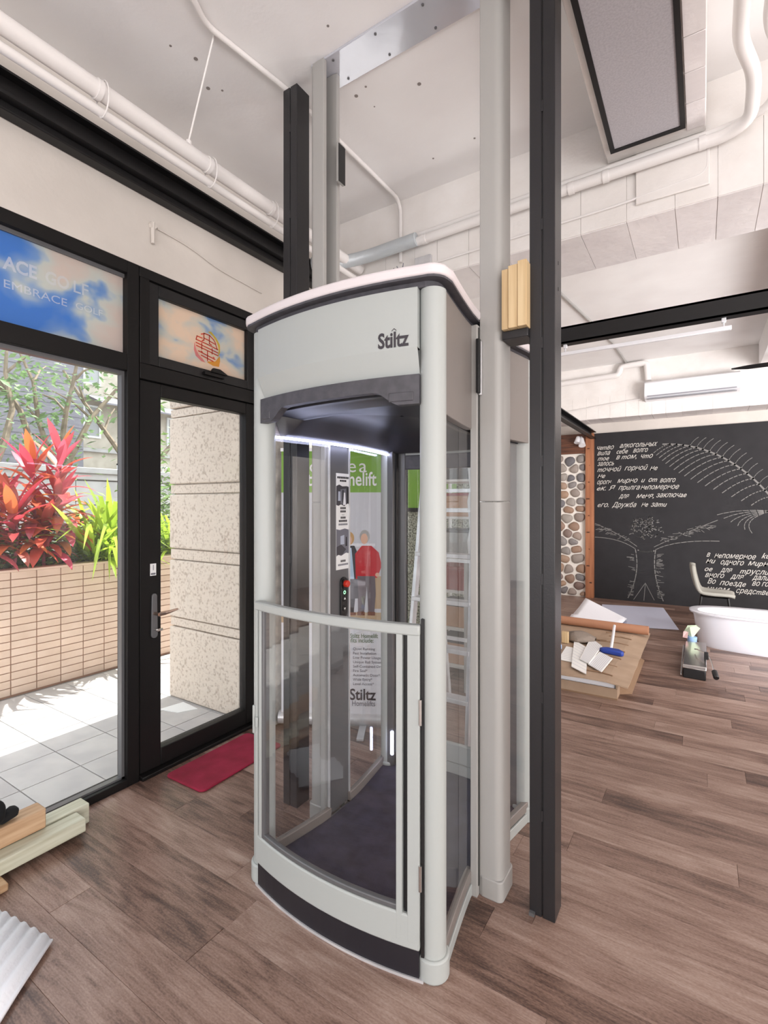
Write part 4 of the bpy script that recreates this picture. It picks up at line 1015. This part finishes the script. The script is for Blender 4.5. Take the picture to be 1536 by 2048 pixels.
LN = [(-1.43, 2.387, 'чemво', 0.248), (-1.099, 2.401, 'алкогольных', 0.526), (-1.43, 2.301, 'вuла', 0.196), (-1.145, 2.311, 'ceбe', 0.164), (-0.911, 2.317, 'волго', 0.208), (-1.425, 2.214, 'moe', 0.173), (-1.153, 2.223, 'в mом,', 0.292), (-0.799, 2.222, 'чmо', 0.163), (-1.425, 2.13, 'залось', 0.243), (-1.43, 2.035, 'mочноũ', 0.357), (-1.032, 2.043, 'горноũ', 0.329), (-0.679, 2.033, 'нe', 0.106), (-1.425, 1.934, 'нe', 0.117), (-1.43, 1.835, 'орогн', 0.212), (-1.135, 1.85, 'мuрно', 0.289), (-0.796, 1.851, 'u', 0.054), (-0.696, 1.854, 'оm', 0.118), (-0.545, 1.843, 'волго', 0.207), (-1.436, 1.734, 'eк. Я', 0.28), (-1.119, 1.74, 'прuлга', 0.308), (-0.806, 1.741, 'нeпомерное', 0.514), (-1.114, 1.608, 'для', 0.153), (-0.866, 1.608, 'мeня,', 0.24), (-0.592, 1.617, 'заключae', 0.395), (-1.425, 1.468, 'eго.', 0.165), (-1.213, 1.468, 'Дружба', 0.352), (-0.796, 1.475, 'нe', 0.095), (-0.664, 1.475, 'заmu', 0.214), (0.048, 0.75, 'в', 0.048), (0.142, 0.741, 'нeпомерное', 0.484), (0.685, 0.763, 'ku', 0.104), (0.04, 0.658, 'нu', 0.12), (0.218, 0.65, 'одного', 0.273), (0.534, 0.655, 'мupн', 0.236), (0.026, 0.541, 'oe', 0.097), (0.213, 0.54, 'для', 0.146), (0.44, 0.536, 'mруслu', 0.33), (0.029, 0.454, 'вного', 0.234), (0.33, 0.456, 'для', 0.164), (0.579, 0.46, 'далu', 0.191), (0.059, 0.363, 'Во', 0.104), (0.205, 0.353, 'поeздe', 0.309), (0.579, 0.377, 'во го', 0.191), (0.04, 0.255, 'нном', 0.29), (0.4, 0.258, 'средсmвe', 0.37)]
for x0,z0,t_,wd in LN:
    text('handwriting',t_,0.108,'chalk',ch,cmap(x0,z0),shear=0.5,bold=0.003,width=wd)
# generic chalk sketches: a spreading tree and a fern frond
def chalk(pts, wd, m_='chalk_dim'):
    f = lambda a,b,x: (a, ZC-0.0006, b)
    return stroke(pts, wd, 0, f=f)
def curve2(p0,p1,p2,n=10): return [((1-t)**2*p0[0]+2*t*(1-t)*p1[0]+t*t*p2[0],(1-t)**2*p0[1]+2*t*(1-t)*p1[1]+t*t*p2[1]) for t in [i/n for i in range(n+1)]]
random.seed(31)
tr_ = MB()
def A(pts,wd):
    q = chalk(pts,wd); tr_.add(q.v,q.f)
A(curve2((-0.98,0.05),(-0.80,0.45),(-0.88,0.82)),0.012); A(curve2((-0.50,0.05),(-0.66,0.45),(-0.60,0.82)),0.012)
A(curve2((-0.88,0.82),(-1.1,0.98),(-1.46,0.98)),0.010); A(curve2((-0.60,0.82),(-0.35,0.98),(0.20,0.98)),0.010)
A(curve2((-0.86,0.86),(-1.1,1.05),(-1.46,1.20)),0.009); A(curve2((-0.62,0.86),(-0.30,1.05),(0.18,1.28)),0.009)
A(curve2((-0.84,0.80),(-0.74,0.76),(-0.62,0.80)),0.016)
for k in range(60):
    a = random.uniform(0,2*PI); r = 0.20*math.sqrt(random.random()); cx,cz = -0.74+r*math.cos(a)*1.05, 1.14+r*math.sin(a)*0.9
    A(curve2((cx,cz),(cx+random.uniform(-.05,.05),cz+0.03),(cx+random.uniform(-.07,.07),cz+random.uniform(-.05,.05)),4),0.010)
for k in range(70):
    s = random.choice((-1,1)); t = random.random(); bx2 = -0.74+s*(0.2+t*0.65); bz = 0.95+t*0.25+random.uniform(-.03,.06)
    A([(bx2,bz),(bx2+s*random.uniform(.03,.09),bz+random.uniform(-.03,.03))],0.006)
for k in range(60):
    s = random.choice((-1,1)); z = random.uniform(0.08,0.75); xx = -0.74+s*(0.14+0.08*abs(z-0.45))
    A([(xx,z),(xx+s*random.uniform(.03,.10),z+random.uniform(-.02,.02))],0.006)
A([(-0.9,0.03),(-0.74,0.30),(-0.62,0.05)],0.007); A([(-0.76,0.03),(-0.74,0.28)],0.007)
q = tr_.build('chalk_tree','chalk_dim',ch,label='grey chalk sketch of a spreading tree'); q['kind'] = 'stuff'
fr_ = MB()
def Bq(pts,wd):
    q = chalk(pts,wd); fr_.add(q.v,q.f)
spine = curve2((-0.50,2.42),(0.30,2.40),(0.85,1.52),18)
Bq(spine,0.022)
for i in range(1,18):
    x,z = spine[i]; L_ = 0.16+0.30*math.sin(PI*i/18)
    Bq(curve2((x,z),(x-L_*0.45,z-L_*0.05),(x-L_,z-L_*0.55),7),0.011)
    if i > 3: Bq(curve2((x,z),(x+L_*0.10,z+L_*0.22),(x+L_*0.30,z+L_*0.35),5),0.008)
for k in range(6): Bq(curve2((0.80,1.42),(0.45,1.45-0.03*k),(0.18+0.08*k,1.36-0.05*k),8),0.009)
q = fr_.build('chalk_frond','chalk_dim',ch,label='grey chalk sketch of a fern frond'); q['kind'] = 'stuff'

# ------------------------------------------------------------------ things at the back of the lift
# roll-up banner
A0 = Vector((-2.431,2.449,0)); E0 = (Vector((-1.828,2.792,0))-A0).normalized(); NB = Vector((E0.y,-E0.x,0))
bn = thing('banner_stand',tuple(A0+E0*0.35),'roll-up advertising banner behind the lift with green header and a printed couple','banner')
def bp(a,b,d=0.0): return tuple(A0+E0*a+Vector((0,0,b))+NB*d)
def bquad(name,a0,b0,a1,b1,m_,d,par): return MB().add([bp(a0,b0,d),bp(a1,b0,d),bp(a1,b1,d),bp(a0,b1,d)],[(0,1,2,3)]).build(name,m_,par)
sheet = MB().extrude([bp(0.02,0.06),bp(0.705,0.06),bp(0.705,1.87),bp(0.02,1.87)],tuple(-NB*0.002)).build('sheet','banner_white',bn)
MB().tube([bp(0.0,0.05,-0.02),bp(0.72,0.05,-0.02)],0.045,14).build('roller_base','aluminium',bn,smooth=True)
MB().extrude([bp(0.015,1.865,0.006),bp(0.71,1.865,0.006),bp(0.71,1.888,0.006),bp(0.015,1.888,0.006)],tuple(-NB*0.014)).build('top_rail','aluminium',bn)
MB().extrude([bp(0.555,0.0,0.20),bp(0.60,0.0,0.20),bp(0.60,0.0,-0.1),bp(0.555,0.0,-0.1)],(0,0,0.012)).build('foot','aluminium',bn)
MB().extrude([bp(0.10,0.0,0.20),bp(0.145,0.0,0.20),bp(0.145,0.0,-0.1),bp(0.10,0.0,-0.1)],(0,0,0.012)).build('foot','aluminium',bn)
MB().tube([bp(0.36,0.05,-0.03),bp(0.36,1.87,-0.03)],0.006,8).build('mast','aluminium',bn)
bquad('print',0.02,1.585,0.705,1.865,'sign_green',0.001,sheet); bquad('print',0.02,0.70,0.705,1.585,'banner_grey',0.001,sheet); bquad('print',0.02,0.70,0.705,0.775,'print_tan',0.0014,sheet)
bquad('print',0.46,1.22,0.66,1.24,'banner_white',0.0014,sheet); bquad('print',0.23,0.82,0.30,1.46,'banner_panel',0.0014,sheet); bquad('print',0.655,0.80,0.705,1.02,'print_tan',0.0014,sheet)
tb = lambda a0,b0: (lambda a,b: bp(a0+a,b0+b,0.003))
text('lettering','o',0.13,'print_white',sheet,tb(0.215,1.722),width=0.062); text('lettering','e',0.13,'print_white',sheet,tb(0.476,1.722),width=0.055); text('lettering','a',0.13,'print_white',sheet,tb(0.552,1.722),width=0.052)
text('lettering','Stiltz',0.13,'print_white',sheet,tb(0.075,1.632),bold=0.015,width=0.20); text('lettering','Homelift',0.13,'print_white',sheet,tb(0.335,1.632),bold=0.015,width=0.335)
# printed couple
def bpoly(pts,m_,d=0.002): MB().add([bp(a,b,d) for a,b in pts],[tuple(range(len(pts)))]).build('print',m_,sheet)
def bell(ca,cb,ra,rb,m_,d): bpoly([(ca+ra*math.cos(i*PI/8),cb+rb*math.sin(i*PI/8)) for i in range(16)],m_,d)
wx, mx_ = 0.485, 0.60
bpoly([(wx-0.05,0.97),(wx-0.055,1.18),(wx-0.03,1.225),(wx+0.035,1.225),(wx+0.06,1.17),(wx+0.062,0.95)],'print_charcoal'); bpoly([(wx-0.035,1.00),(wx-0.02,1.21),(wx+0.015,1.21),(wx+0.035,1.00)],'print_blue',0.0025)
bpoly([(wx-0.05,0.86),(wx-0.05,1.0),(wx+0.055,1.0),(wx+0.065,0.87)],'print_charcoal',0.0027); bpoly([(wx-0.02,0.77),(wx-0.02,0.87),(wx+0.04,0.87),(wx+0.03,0.77)],'print_black',0.0026)
bell(wx,1.275,0.034,0.045,'hair_fair',0.0026); bell(wx-0.003,1.262,0.022,0.033,'skin',0.0028)
bpoly([(mx_-0.055,0.77),(mx_-0.06,1.02),(mx_+0.06,1.02),(mx_+0.065,0.90),(mx_+0.055,0.77),(mx_+0.015,0.77),(mx_+0.005,0.95),(mx_-0.015,0.77)],'print_trouser',0.0026)
bpoly([(mx_-0.07,1.00),(mx_-0.075,1.17),(mx_-0.03,1.225),(mx_+0.035,1.225),(mx_+0.085,1.18),(mx_+0.105,1.09),(mx_+0.075,1.01)],'print_red',0.0024)
bell(mx_-0.01,1.287,0.034,0.045,'hair_grey',0.0026); bell(mx_-0.013,1.272,0.024,0.036,'skin',0.0028); bell(mx_+0.075,1.03,0.014,0.014,'skin',0.0028)
bpoly([(mx_-0.06,0.755),(mx_-0.06,0.78),(mx_-0.01,0.78),(mx_-0.01,0.755)],'print_brown',0.0029); bpoly([(mx_+0.01,0.755),(mx_+0.01,0.78),(mx_+0.06,0.78),(mx_+0.06,0.755)],'print_brown',0.0029); bpoly([(wx-0.03,0.755),(wx-0.03,0.775),(wx+0.045,0.775),(wx+0.045,0.755)],'print_brown',0.0029)
text('lettering','The Stiltz Homelift',0.042,'text_green',sheet,tb(0.43,0.603),bold=0.01,width=0.25); text('lettering','benefits include:',0.042,'text_green',sheet,tb(0.43,0.572),bold=0.01,width=0.22)
for k,t_ in enumerate(('Quiet Running','Fast Installation','Low Power Usage','Unique Rail System','Self-Contained Drive','Fire Seal*','Automatic Door*','Wide Entry*','Level Access*')):
    text('lettering',t_,0.0255,'text_grey',sheet,tb(0.51,0.520-k*0.0295),bold=0.004)
text('lettering','Stiltz',0.105,'logo_grey',sheet,tb(0.488,0.185),bold=0.02,width=0.178); text('lettering','Homelifts',0.052,'text_grey',sheet,tb(0.505,0.143),width=0.155)
# pebbledash partition with green poster, shelf rack and ladder behind the lift
pw = box('partition',(-2.57,4.45,0),(-1.55,4.55,2.6),'pebbledash'); tag(pw,'grey pebbledash partition behind the ladder','partition',kind='structure')
gs = thing('poster',(-2.05,4.43,1.4),'plain green poster with a black bottom bar on the pebbledash partition','poster')
MB().box(-2.56,4.436,1.46,-2.02,4.446,2.10).build('sheet','sign_green',gs); MB().box(-2.58,4.425,1.43,-2.00,4.447,1.47).build('bar','plastic_black',gs)
rk = thing('shelf_rack',(-1.80,4.10,0),'white metal shelf rack behind the ladder','rack')
for x in (-2.02,-1.60):
    for y in (3.92,4.30): MB().box(x-0.012,y-0.012,0,x+0.012,y+0.012,2.05).build('upright','window_white',rk)
zsh = [0.10,0.42,0.74,1.06,1.38,1.70,2.0]
for z in zsh: MB().box(-2.03,3.905,z,-1.59,4.315,z+0.02).build('shelf','window_white',rk,bevel=0.002)
binm = ['box_tan','box_tan','crate_red','box_grey','box_tan','crate_dark']; labs = ['tan carton on the lowest rack shelf','tan carton on the second rack shelf','red crate on the third rack shelf','grey bin on the fourth rack shelf','tan carton on the fifth rack shelf','dark crate with a red lid on the top rack shelf']
for i,z in enumerate(zsh[:6]):
    t = thing('storage_box',(-1.82,4.1,z+0.02),labs[i],'box','boxes on the shelf rack')
    MB().box(-1.99,3.95,z+0.02,-1.66,4.26,z+0.20).build('body',binm[i],t,bevel=0.005); MB().box(-1.995,3.945,z+0.20,-1.655,4.265,z+0.225).build('lid','crate_red' if i in (2,4,5) else 'crate_dark',t,bevel=0.004)
wr = MB()
rows = []
for k in range(9):
    z = 1.10+0.85*k/8; rr = 0.075+0.012*math.sin(k*2.1); rows.append([(-1.52+rr*math.cos(q*PI/7),3.75+rr*math.sin(q*PI/7)*0.8,z) for q in range(14)])
wr.grid(rows,closed=True); o = wr.build('wrapped_bundle','wrap_white',smooth=True,org=(-1.52,3.75,1.10)); tag(o,'white plastic-wrapped bundle propped beside the rack','bundle')
sd_ = MB().box(-1.60,3.66,0,-1.44,3.84,1.10).build('carton','box_grey',org=(-1.52,3.75,0),bevel=0.006); tag(sd_,'tall grey carton under the wrapped bundle','box')
# step ladder
ld = thing('step_ladder',(-1.45,2.95,0),'aluminium step ladder standing behind the lift','ladder')
def lx(s,z): return -1.425+s*(0.225-0.045*z/1.9)
def lyf(z): return 2.78+0.24*z/1.95
for s in (-1,1):
    MB().extrude([(lx(s,0)-0.012,lyf(0),0.02),(lx(s,0)+0.012,lyf(0),0.02),(lx(s,0)+0.012,lyf(0)+0.055,0.02),(lx(s,0)-0.012,lyf(0)+0.055,0.02)],(lx(s,1.95)-lx(s,0),lyf(1.95)-lyf(0),1.93)).build('stile','aluminium',ld,bevel=0.002)
    MB().extrude([(lx(s,0)-0.010,3.48,0.02),(lx(s,0)+0.010,3.48,0.02),(lx(s,0)+0.010,3.52,0.02),(lx(s,0)-0.010,3.52,0.02)],(lx(s,1.95)-lx(s,0),-0.42,1.92)).build('rear_leg','aluminium',ld,bevel=0.002)
    MB().box(lx(s,0)-0.016,lyf(0)-0.006,0,lx(s,0)+0.016,lyf(0)+0.06,0.03).build('foot_cap','plastic_black',ld,bevel=0.003)
    MB().box(lx(s,0)-0.014,3.475,0,lx(s,0)+0.014,3.525,0.03).build('foot_cap','plastic_black',ld,bevel=0.003)
for k in range(6):
    z = 0.30+k*0.295
    MB().box(lx(-1,z)-0.004,lyf(z)-0.012,z-0.028,lx(1,z)+0.004,lyf(z)+0.075,z).build('step','aluminium',ld,bevel=0.003)
for z in (0.5,1.1,1.6):
    MB().box(lx(-1,z),3.50-0.42*z/1.95,z-0.012,lx(1,z),3.52-0.42*z/1.95,z+0.012).build('rear_brace','aluminium',ld)
MB().box(lx(-1,1.95)-0.02,2.98,1.93,lx(1,1.95)+0.02,3.16,1.97).build('top_cap','plastic_black',ld,bevel=0.005)

# ------------------------------------------------------------------ things on the floor, far right
# cardboard pile
cbx = thing('cardboard_box',(-1.05,4.5,0),'low open cardboard carton under the flattened cardboard sheet','box')
MB().box(-1.75,4.16,0.0,-0.55,5.6,0.012).build('base','cardboard_dark',cbx)
MB().box(-1.75,4.16,0.012,-0.55,4.170,0.085).build('flap','cardboard',cbx); MB().box(-0.562,4.17,0.012,-0.55,5.6,0.128).build('flap','cardboard',cbx); MB().box(-1.75,4.17,0.012,-1.738,5.6,0.128).build('flap','cardboard',cbx); MB().box(-1.738,5.588,0.012,-0.562,5.6,0.128).build('flap','cardboard',cbx)
MB().extrude([(-0.55,4.30,0.002),(-0.47,4.36,0.002),(-0.47,4.36,0.008),(-0.55,4.30,0.06)],(0,1.0,0)).build('side_flap','cardboard_dark',cbx)
o = MB().box(-1.74,4.185,0.014,-0.566,5.57,0.122).build('foam_block','foam_white',org=(-1.1,4.9,0.014),bevel=0.02); tag(o,'white foam slab inside the low cardboard carton','foam')
fl = MB(); rows = []
for i in range(13):
    y = 4.10+1.88*i/12; rows.append([(x,y,0.142+(0.006*math.sin(i*2.6+1) if x > -0.85 else 0.0)-max(0,(x+0.62))*0.12) for x in (-1.85,-1.2,-0.9,-0.80,-0.70,-0.62,-0.56,-0.47)])
fl.grid(rows); fc = fl.build('cardboard_sheet','cardboard',org=(-1.1,5.0,0.14),solid=0.008); tag(fc,'flattened brown cardboard sheet with creased right edge','cardboard')
for i,yy in enumerate((4.30,4.55,4.8,5.05,5.3,5.55,5.68)):
    MB().tube([(-0.86+0.05*(i%2),yy,0.151),(-0.70,yy+0.01,0.151),(-0.60,yy-0.02,0.146)],0.006,6).build('crease','cardboard_dark',fc)
o = MB().tube([(-1.75,5.83,0.196),(-0.47,5.80,0.196)],0.046,18).build('paper_roll','kraft',smooth=True,org=(-1.1,5.8,0.15)); tag(o,'long brown kraft paper roll on the cardboard sheet','paper roll')
# grey cloth heap
rows = []; random.seed(3)
for i in range(9):
    t = i/8; r_ = 0.16*math.sin(PI*(0.08+0.84*t)); rows.append([(-1.18+0.30*t+0.0, 5.20+r_*math.cos(q*PI/7)*0.9+random.uniform(-.012,.012), max(0.152,0.18+r_*0.45*math.sin(q*PI/7)+random.uniform(-.014,.014))) for q in range(14)])
o = MB().grid(rows,closed=True).build('trousers','denim_grey',org=(-1.05,5.2,0.15),smooth=True,sub=1); tag(o,'crumpled grey trousers lying on the cardboard sheet','clothing')
o = MB().box(-0.91,5.30,0.152,-0.80,5.325,0.160).build('belt_end','cardboard_dark',org=(-0.85,5.31,0.152)); tag(o,'short brown strap end beside the grey trousers','strap')
def card(pts, z, lab, name='foam_card', th=0.006, m_='paper_white', grp='white foam cards on the cardboard'):
    o = MB().prism(pts,z,z+th).build(name,m_,org=(pts[0][0],pts[0][1],z)); tag(o,lab,'card',grp)
    a,b,c,d = [Vector((p[0],p[1],0)) for p in pts]
    if name == 'foam_card':
        for k in range(1,9):
            t = k/9; p0 = a.lerp(b,t); p1 = d.lerp(c,t); dv = (b-a).normalized()*0.006
            MB().add([p0+dv+Vector((0,0,z+th+0.0004)),p0-dv+Vector((0,0,z+th+0.0004)),p1-dv+Vector((0,0,z+th+0.0004)),p1+dv+Vector((0,0,z+th+0.0004))],[(0,1,2,3)]).build('rib','banner_grey',o)
card([(-1.09,4.90),(-1.06,4.46),(-0.93,4.44),(-0.98,4.88)],0.150,'small white card at the left of the scattered cards')
card([(-1.07,5.15),(-0.914,4.29),(-0.774,4.16),(-0.902,4.92)],0.158,'long white foam card leaning to the front')
card([(-0.788,4.86),(-0.659,4.71),(-0.681,4.28),(-0.811,4.43)],0.158,'white ribbed foam card nearest the cardboard edge')
card([(-0.941,5.28),(-0.793,5.03),(-0.80,4.42),(-0.889,4.50)],0.167,'white ribbed foam card on top of the others')
br = thing('hand_brush',(-0.69,5.0,0.15),'blue hand brush with white handle on the cardboard sheet','brush')
MB().tube(smooth_path([(-0.705,4.93,0.185),(-0.73,5.20,0.20),(-0.775,5.66,0.235)],0.1),0.014,10).build('handle','ac_white',br,smooth=True)
MB().prism([(-0.80,4.90),(-0.77,4.86),(-0.60,4.83),(-0.585,4.86),(-0.63,4.93),(-0.74,4.95)],0.152,0.195).build('head','blue_plastic',br,bevel=0.012)
o = MB().prism([(-1.20,4.80),(-1.16,4.74),(-1.10,4.78),(-1.14,4.84)],0.151,0.20).build('rag','pastel_blue',org=(-1.15,4.79,0.15),bevel=0.012); tag(o,'small blue rag by the black post on the cardboard','rag')
o = MB().box(-1.16,5.02,0.151,-1.10,5.06,0.26).build('wood_offcut','pine',org=(-1.13,5.04,0.15),bevel=0.002); tag(o,'small upright pine offcut beside the black post','offcut')
# white film and foam folded behind
o = MB().prism([(-1.274,8.05),(-0.48,8.26),(-0.237,6.911),(-1.05,6.68)],0.001,0.004).build('plastic_sheet','film_white',org=(-0.8,7.4,0.001)); tag(o,'bluish white plastic sheet spread on the floor by the chalkboard','sheet')
rows = []
P0 = [(-1.47,6.70),(-1.44,6.78),(-1.47,6.92),(-1.40,7.02),(-1.33,7.10),(-1.20,7.22)]; Z0 = [0.012,0.07,0.02,0.12,0.24,0.05]; P1 = [(-0.87,6.66),(-0.85,6.70),(-0.86,6.76),(-0.82,6.82),(-0.80,6.88),(-0.80,6.95)]; Z1 = [0.012,0.05,0.014,0.05,0.07,0.014]
for k in range(9):
    t = k/8; rows.append([(a[0]*(1-t)+b[0]*t,a[1]*(1-t)+b[1]*t,za*(1-t)+zb*t) for a,b,za,zb in zip(P0,P1,Z0,Z1)])
o = MB().grid(rows).build('foam_sheet','foam_white',org=(-1.15,6.85,0.01),solid=0.008,smooth=True); tag(o,'folded white foam sheet fanned out on the plastic sheet','foam')
# bath tub
tub = thing('bathtub',(0.62,6.36,0),'white oval freestanding bathtub at the right edge','bathtub')
def sup(a,b,n_,k=40,cx=0.655,cy=6.37): return [(cx+a*math.copysign(abs(math.cos(2*PI*i/k))**(2/n_),math.cos(2*PI*i/k)), cy+b*math.copysign(abs(math.sin(2*PI*i/k))**(2/n_),math.sin(2*PI*i/k))) for i in range(k)]
rows = []
for a,b,z,n_ in ((0.68,0.23,0.0,2.2),(0.70,0.245,0.03,2.3),(0.735,0.285,0.30,2.5),(0.745,0.295,0.345,2.6),(0.775,0.325,0.355,2.8),(0.78,0.33,0.37,2.8),(0.765,0.315,0.376,2.8),(0.70,0.255,0.368,2.5),(0.66,0.22,0.30,2.4),(0.56,0.16,0.08,2.2),(0.02,0.01,0.07,2.0)):
    rows.append([(x,y,z) for x,y in sup(a,b,n_)])
MB().grid(rows,closed=True).build('shell','tub_acrylic',tub,smooth=True)
MB().tube([(-0.045,6.42,0.33),(-0.030,6.42,0.33)],0.014,10).build('overflow','anodised',tub,smooth=True)
# crank machine
cm_ = thing('crank_machine',(-0.06,5.5,0),'long chrome-topped black case with a side crank in front of the bathtub','machine')
MB().prism([(-0.145,5.03),(0.025,5.02),(0.035,5.88),(-0.155,5.89)],0.0,0.085).build('case','plastic_black',cm_,bevel=0.008)
MB().extrude([(-0.147,5.025,0.085),(0.030,5.015,0.085),(0.030,5.03,0.115),(-0.147,5.04,0.112)],(0.0,0.85,0.012)).build('top_plate','chrome',cm_,bevel=0.006)
MB().tube([(-0.158,5.05,0.02),(-0.160,5.80,0.09)],0.006,8).build('side_rod','aluminium',cm_)
MB().tube(smooth_path([(-0.06,5.50,0.145),(-0.045,5.42,0.165),(0.035,5.29,0.165),(0.06,5.20,0.14),(0.085,5.05,0.075)],0.03),0.006,8).build('crank','chrome',cm_,smooth=True)
MB().box(0.012,5.26,0.12,0.045,5.31,0.18).build('crank_joint','plastic_black',cm_,bevel=0.004); MB().tube([(0.085,5.06,0.085),(0.098,4.99,0.05)],0.022,12).build('crank_knob','plastic_black',cm_,smooth=True,bevel=0.004)
cpx = thing('paper_cup',(-0.09,5.98,0),'crumpled pastel paper stuck in a blue cup beside the crank machine','cup')
MB().tube([(-0.09,5.98,0.0),(-0.09,5.98,0.15)],[0.035,0.045],12).build('cup','pastel_blue',cpx,smooth=True)
MB().add([(-0.16,5.96,0.20),(-0.11,5.90,0.26),(-0.05,5.95,0.27),(-0.02,6.0,0.24),(-0.05,6.04,0.26),(-0.13,6.03,0.25),(-0.09,5.98,0.13)],[(0,1,6),(1,2,6),(2,3,6),(3,4,6),(4,5,6),(5,0,6)]).build('green_paper','pastel_green',cpx,solid=0.003)
MB().add([(-0.17,5.94,0.14),(-0.13,5.92,0.14),(-0.12,5.95,0.21),(-0.165,5.95,0.20)],[(0,1,2,3)]).build('pink_paper','pastel_pink',cpx,solid=0.003)
# chair
cr_ = thing('side_chair',(0.13,7.05,0),'grey upholstered shell chair with black legs behind the bathtub','chair')
def shell(yo):
    return [(-0.115,0.80),(-0.120,0.77),(-0.095,0.62),(-0.06,0.50),(0.0,0.445),(0.12,0.435),(0.25,0.440),(0.315,0.425)]
rows = []
for k in range(9):
    s = -1+2*k/8; wdt = 0.21; rows.append([(x+0.03*s*s*(1 if i<4 else 0), 7.05+s*wdt*(0.75+0.25*math.sin(PI*min(1,(i+0.6)/7))), z+0.03*s*s*(1 if i>3 else -0.5)) for i,(x,z) in enumerate(shell(s))])
MB().grid(rows).build('seat_shell','chair_fabric',cr_,solid=0.035,smooth=True,sub=1)
for a,b in ((-0.01,-0.15),(-0.01,0.15),(0.25,-0.15),(0.25,0.15)):
    MB().tube([(a,7.05+b*0.7,0.42),(a+(-0.05 if a<0.1 else 0.05),7.05+b,0.0)],[0.013,0.009],8).build('leg','black_metal',cr_,smooth=True)
MB().box(0.0,6.94,0.405,0.26,7.16,0.415).build('under_frame','black_metal',cr_)

# ------------------------------------------------------------------ near floor: mat, timbers, bag, foam
o = MB().prism(rrect(-0.155,-0.30,0.155,0.30,0.03),0.0,0.014).build('door_mat','mat_red',bevel=0.006,org=(0,0,0)); o.location = (-2.345,1.945,0.0); o.rotation_euler = (0,0,0.02); tag(o,'crimson plush door mat in front of the glass door','mat')
def timber(name, cx, cy, w_, l_, z0, h_, rot, m_, lab, cat='timber'):
    o = MB().box(-w_/2,-l_/2,0,w_/2,l_/2,h_).build(name,m_,bevel=0.005); o.location = (cx,cy,z0); o.rotation_euler = (0,0,rot); tag(o,lab,cat,'loose timbers by the window'); return o
timber('timber',-2.478,0.715,0.082,1.0,0,0.092,0.0,'treated_green','greenish treated timber lying against the window sill')
timber('timber',-2.378,0.62,0.086,1.06,0.03,0.060,0.0,'treated_green','greenish treated timber nearest the room, raised on a block')
timber('timber',-2.452,0.50,0.084,1.04,0.0925,0.085,0.0,'treated_brown','brown timber lying on top of the green ones')
timber('timber',-2.345,0.53,0.15,0.60,0.0,0.0295,0.0,'treated_brown','brown timber block under the nearest green one')
bg_ = MB(); rows = []
random.seed(12)
for k in range(8):
    t = k/7; rr = 0.055*math.sin(PI*(0.10+0.8*t))+0.012; rows.append([(-2.44+rr*math.cos(q*PI/6)*0.8+random.uniform(-.006,.006),0.83+rr*math.sin(q*PI/6)*0.8+random.uniform(-.006,.006),0.179+0.11*t) for q in range(12)])
bg_.grid(rows,closed=True); bg_.add(rows[0],[tuple(range(12))]); bg_.add(rows[-1],[tuple(range(12))])
o = bg_.build('cloth_bundle','black_cloth',org=(-2.44,0.83,0.179),smooth=True,sub=1); tag(o,'small crumpled black cloth lying on the brown timber','cloth')
MB().extrude([(-2.46,0.84,0.20),(-2.46,0.90,0.235),(-2.46,0.925,0.225),(-2.46,0.92,0.195),(-2.46,0.86,0.182)],(0.045,0,0)).build('fold','black_cloth',o,bevel=0.01)
def foam(pts4, z0, n, amp, lab):
    a,b,c,d = [Vector((p[0],p[1],z0)) for p in pts4]; rows = []
    for i in range(n*6+1):
        t = i/(n*6); p = a.lerp(b,t); q = d.lerp(c,t); z = Vector((0,0,amp*(0.5+0.5*math.sin(2*PI*t*n)))); rows.append([p+z,p.lerp(q,0.5)+z,q+z])
    o = MB().grid(rows).build('foam_sheet','foam_white',org=tuple(a),solid=0.006,smooth=True); tag(o,lab,'foam','white corrugated foam sheets'); return o
foam([(-2.30,0.74),(-1.862,0.808),(-1.62,0.50),(-2.05,0.35)],0.014,8,0.012,'upper white corrugated foam sheet in the near left corner')
foam([(-2.0,0.62),(-1.808,0.722),(-1.55,0.42),(-1.75,0.30)],0.003,4,0.008,'lower white foam sheet peeking out under the corrugated one')

for ob in bpy.data.objects:
    if '_org' in ob: del ob['_org']
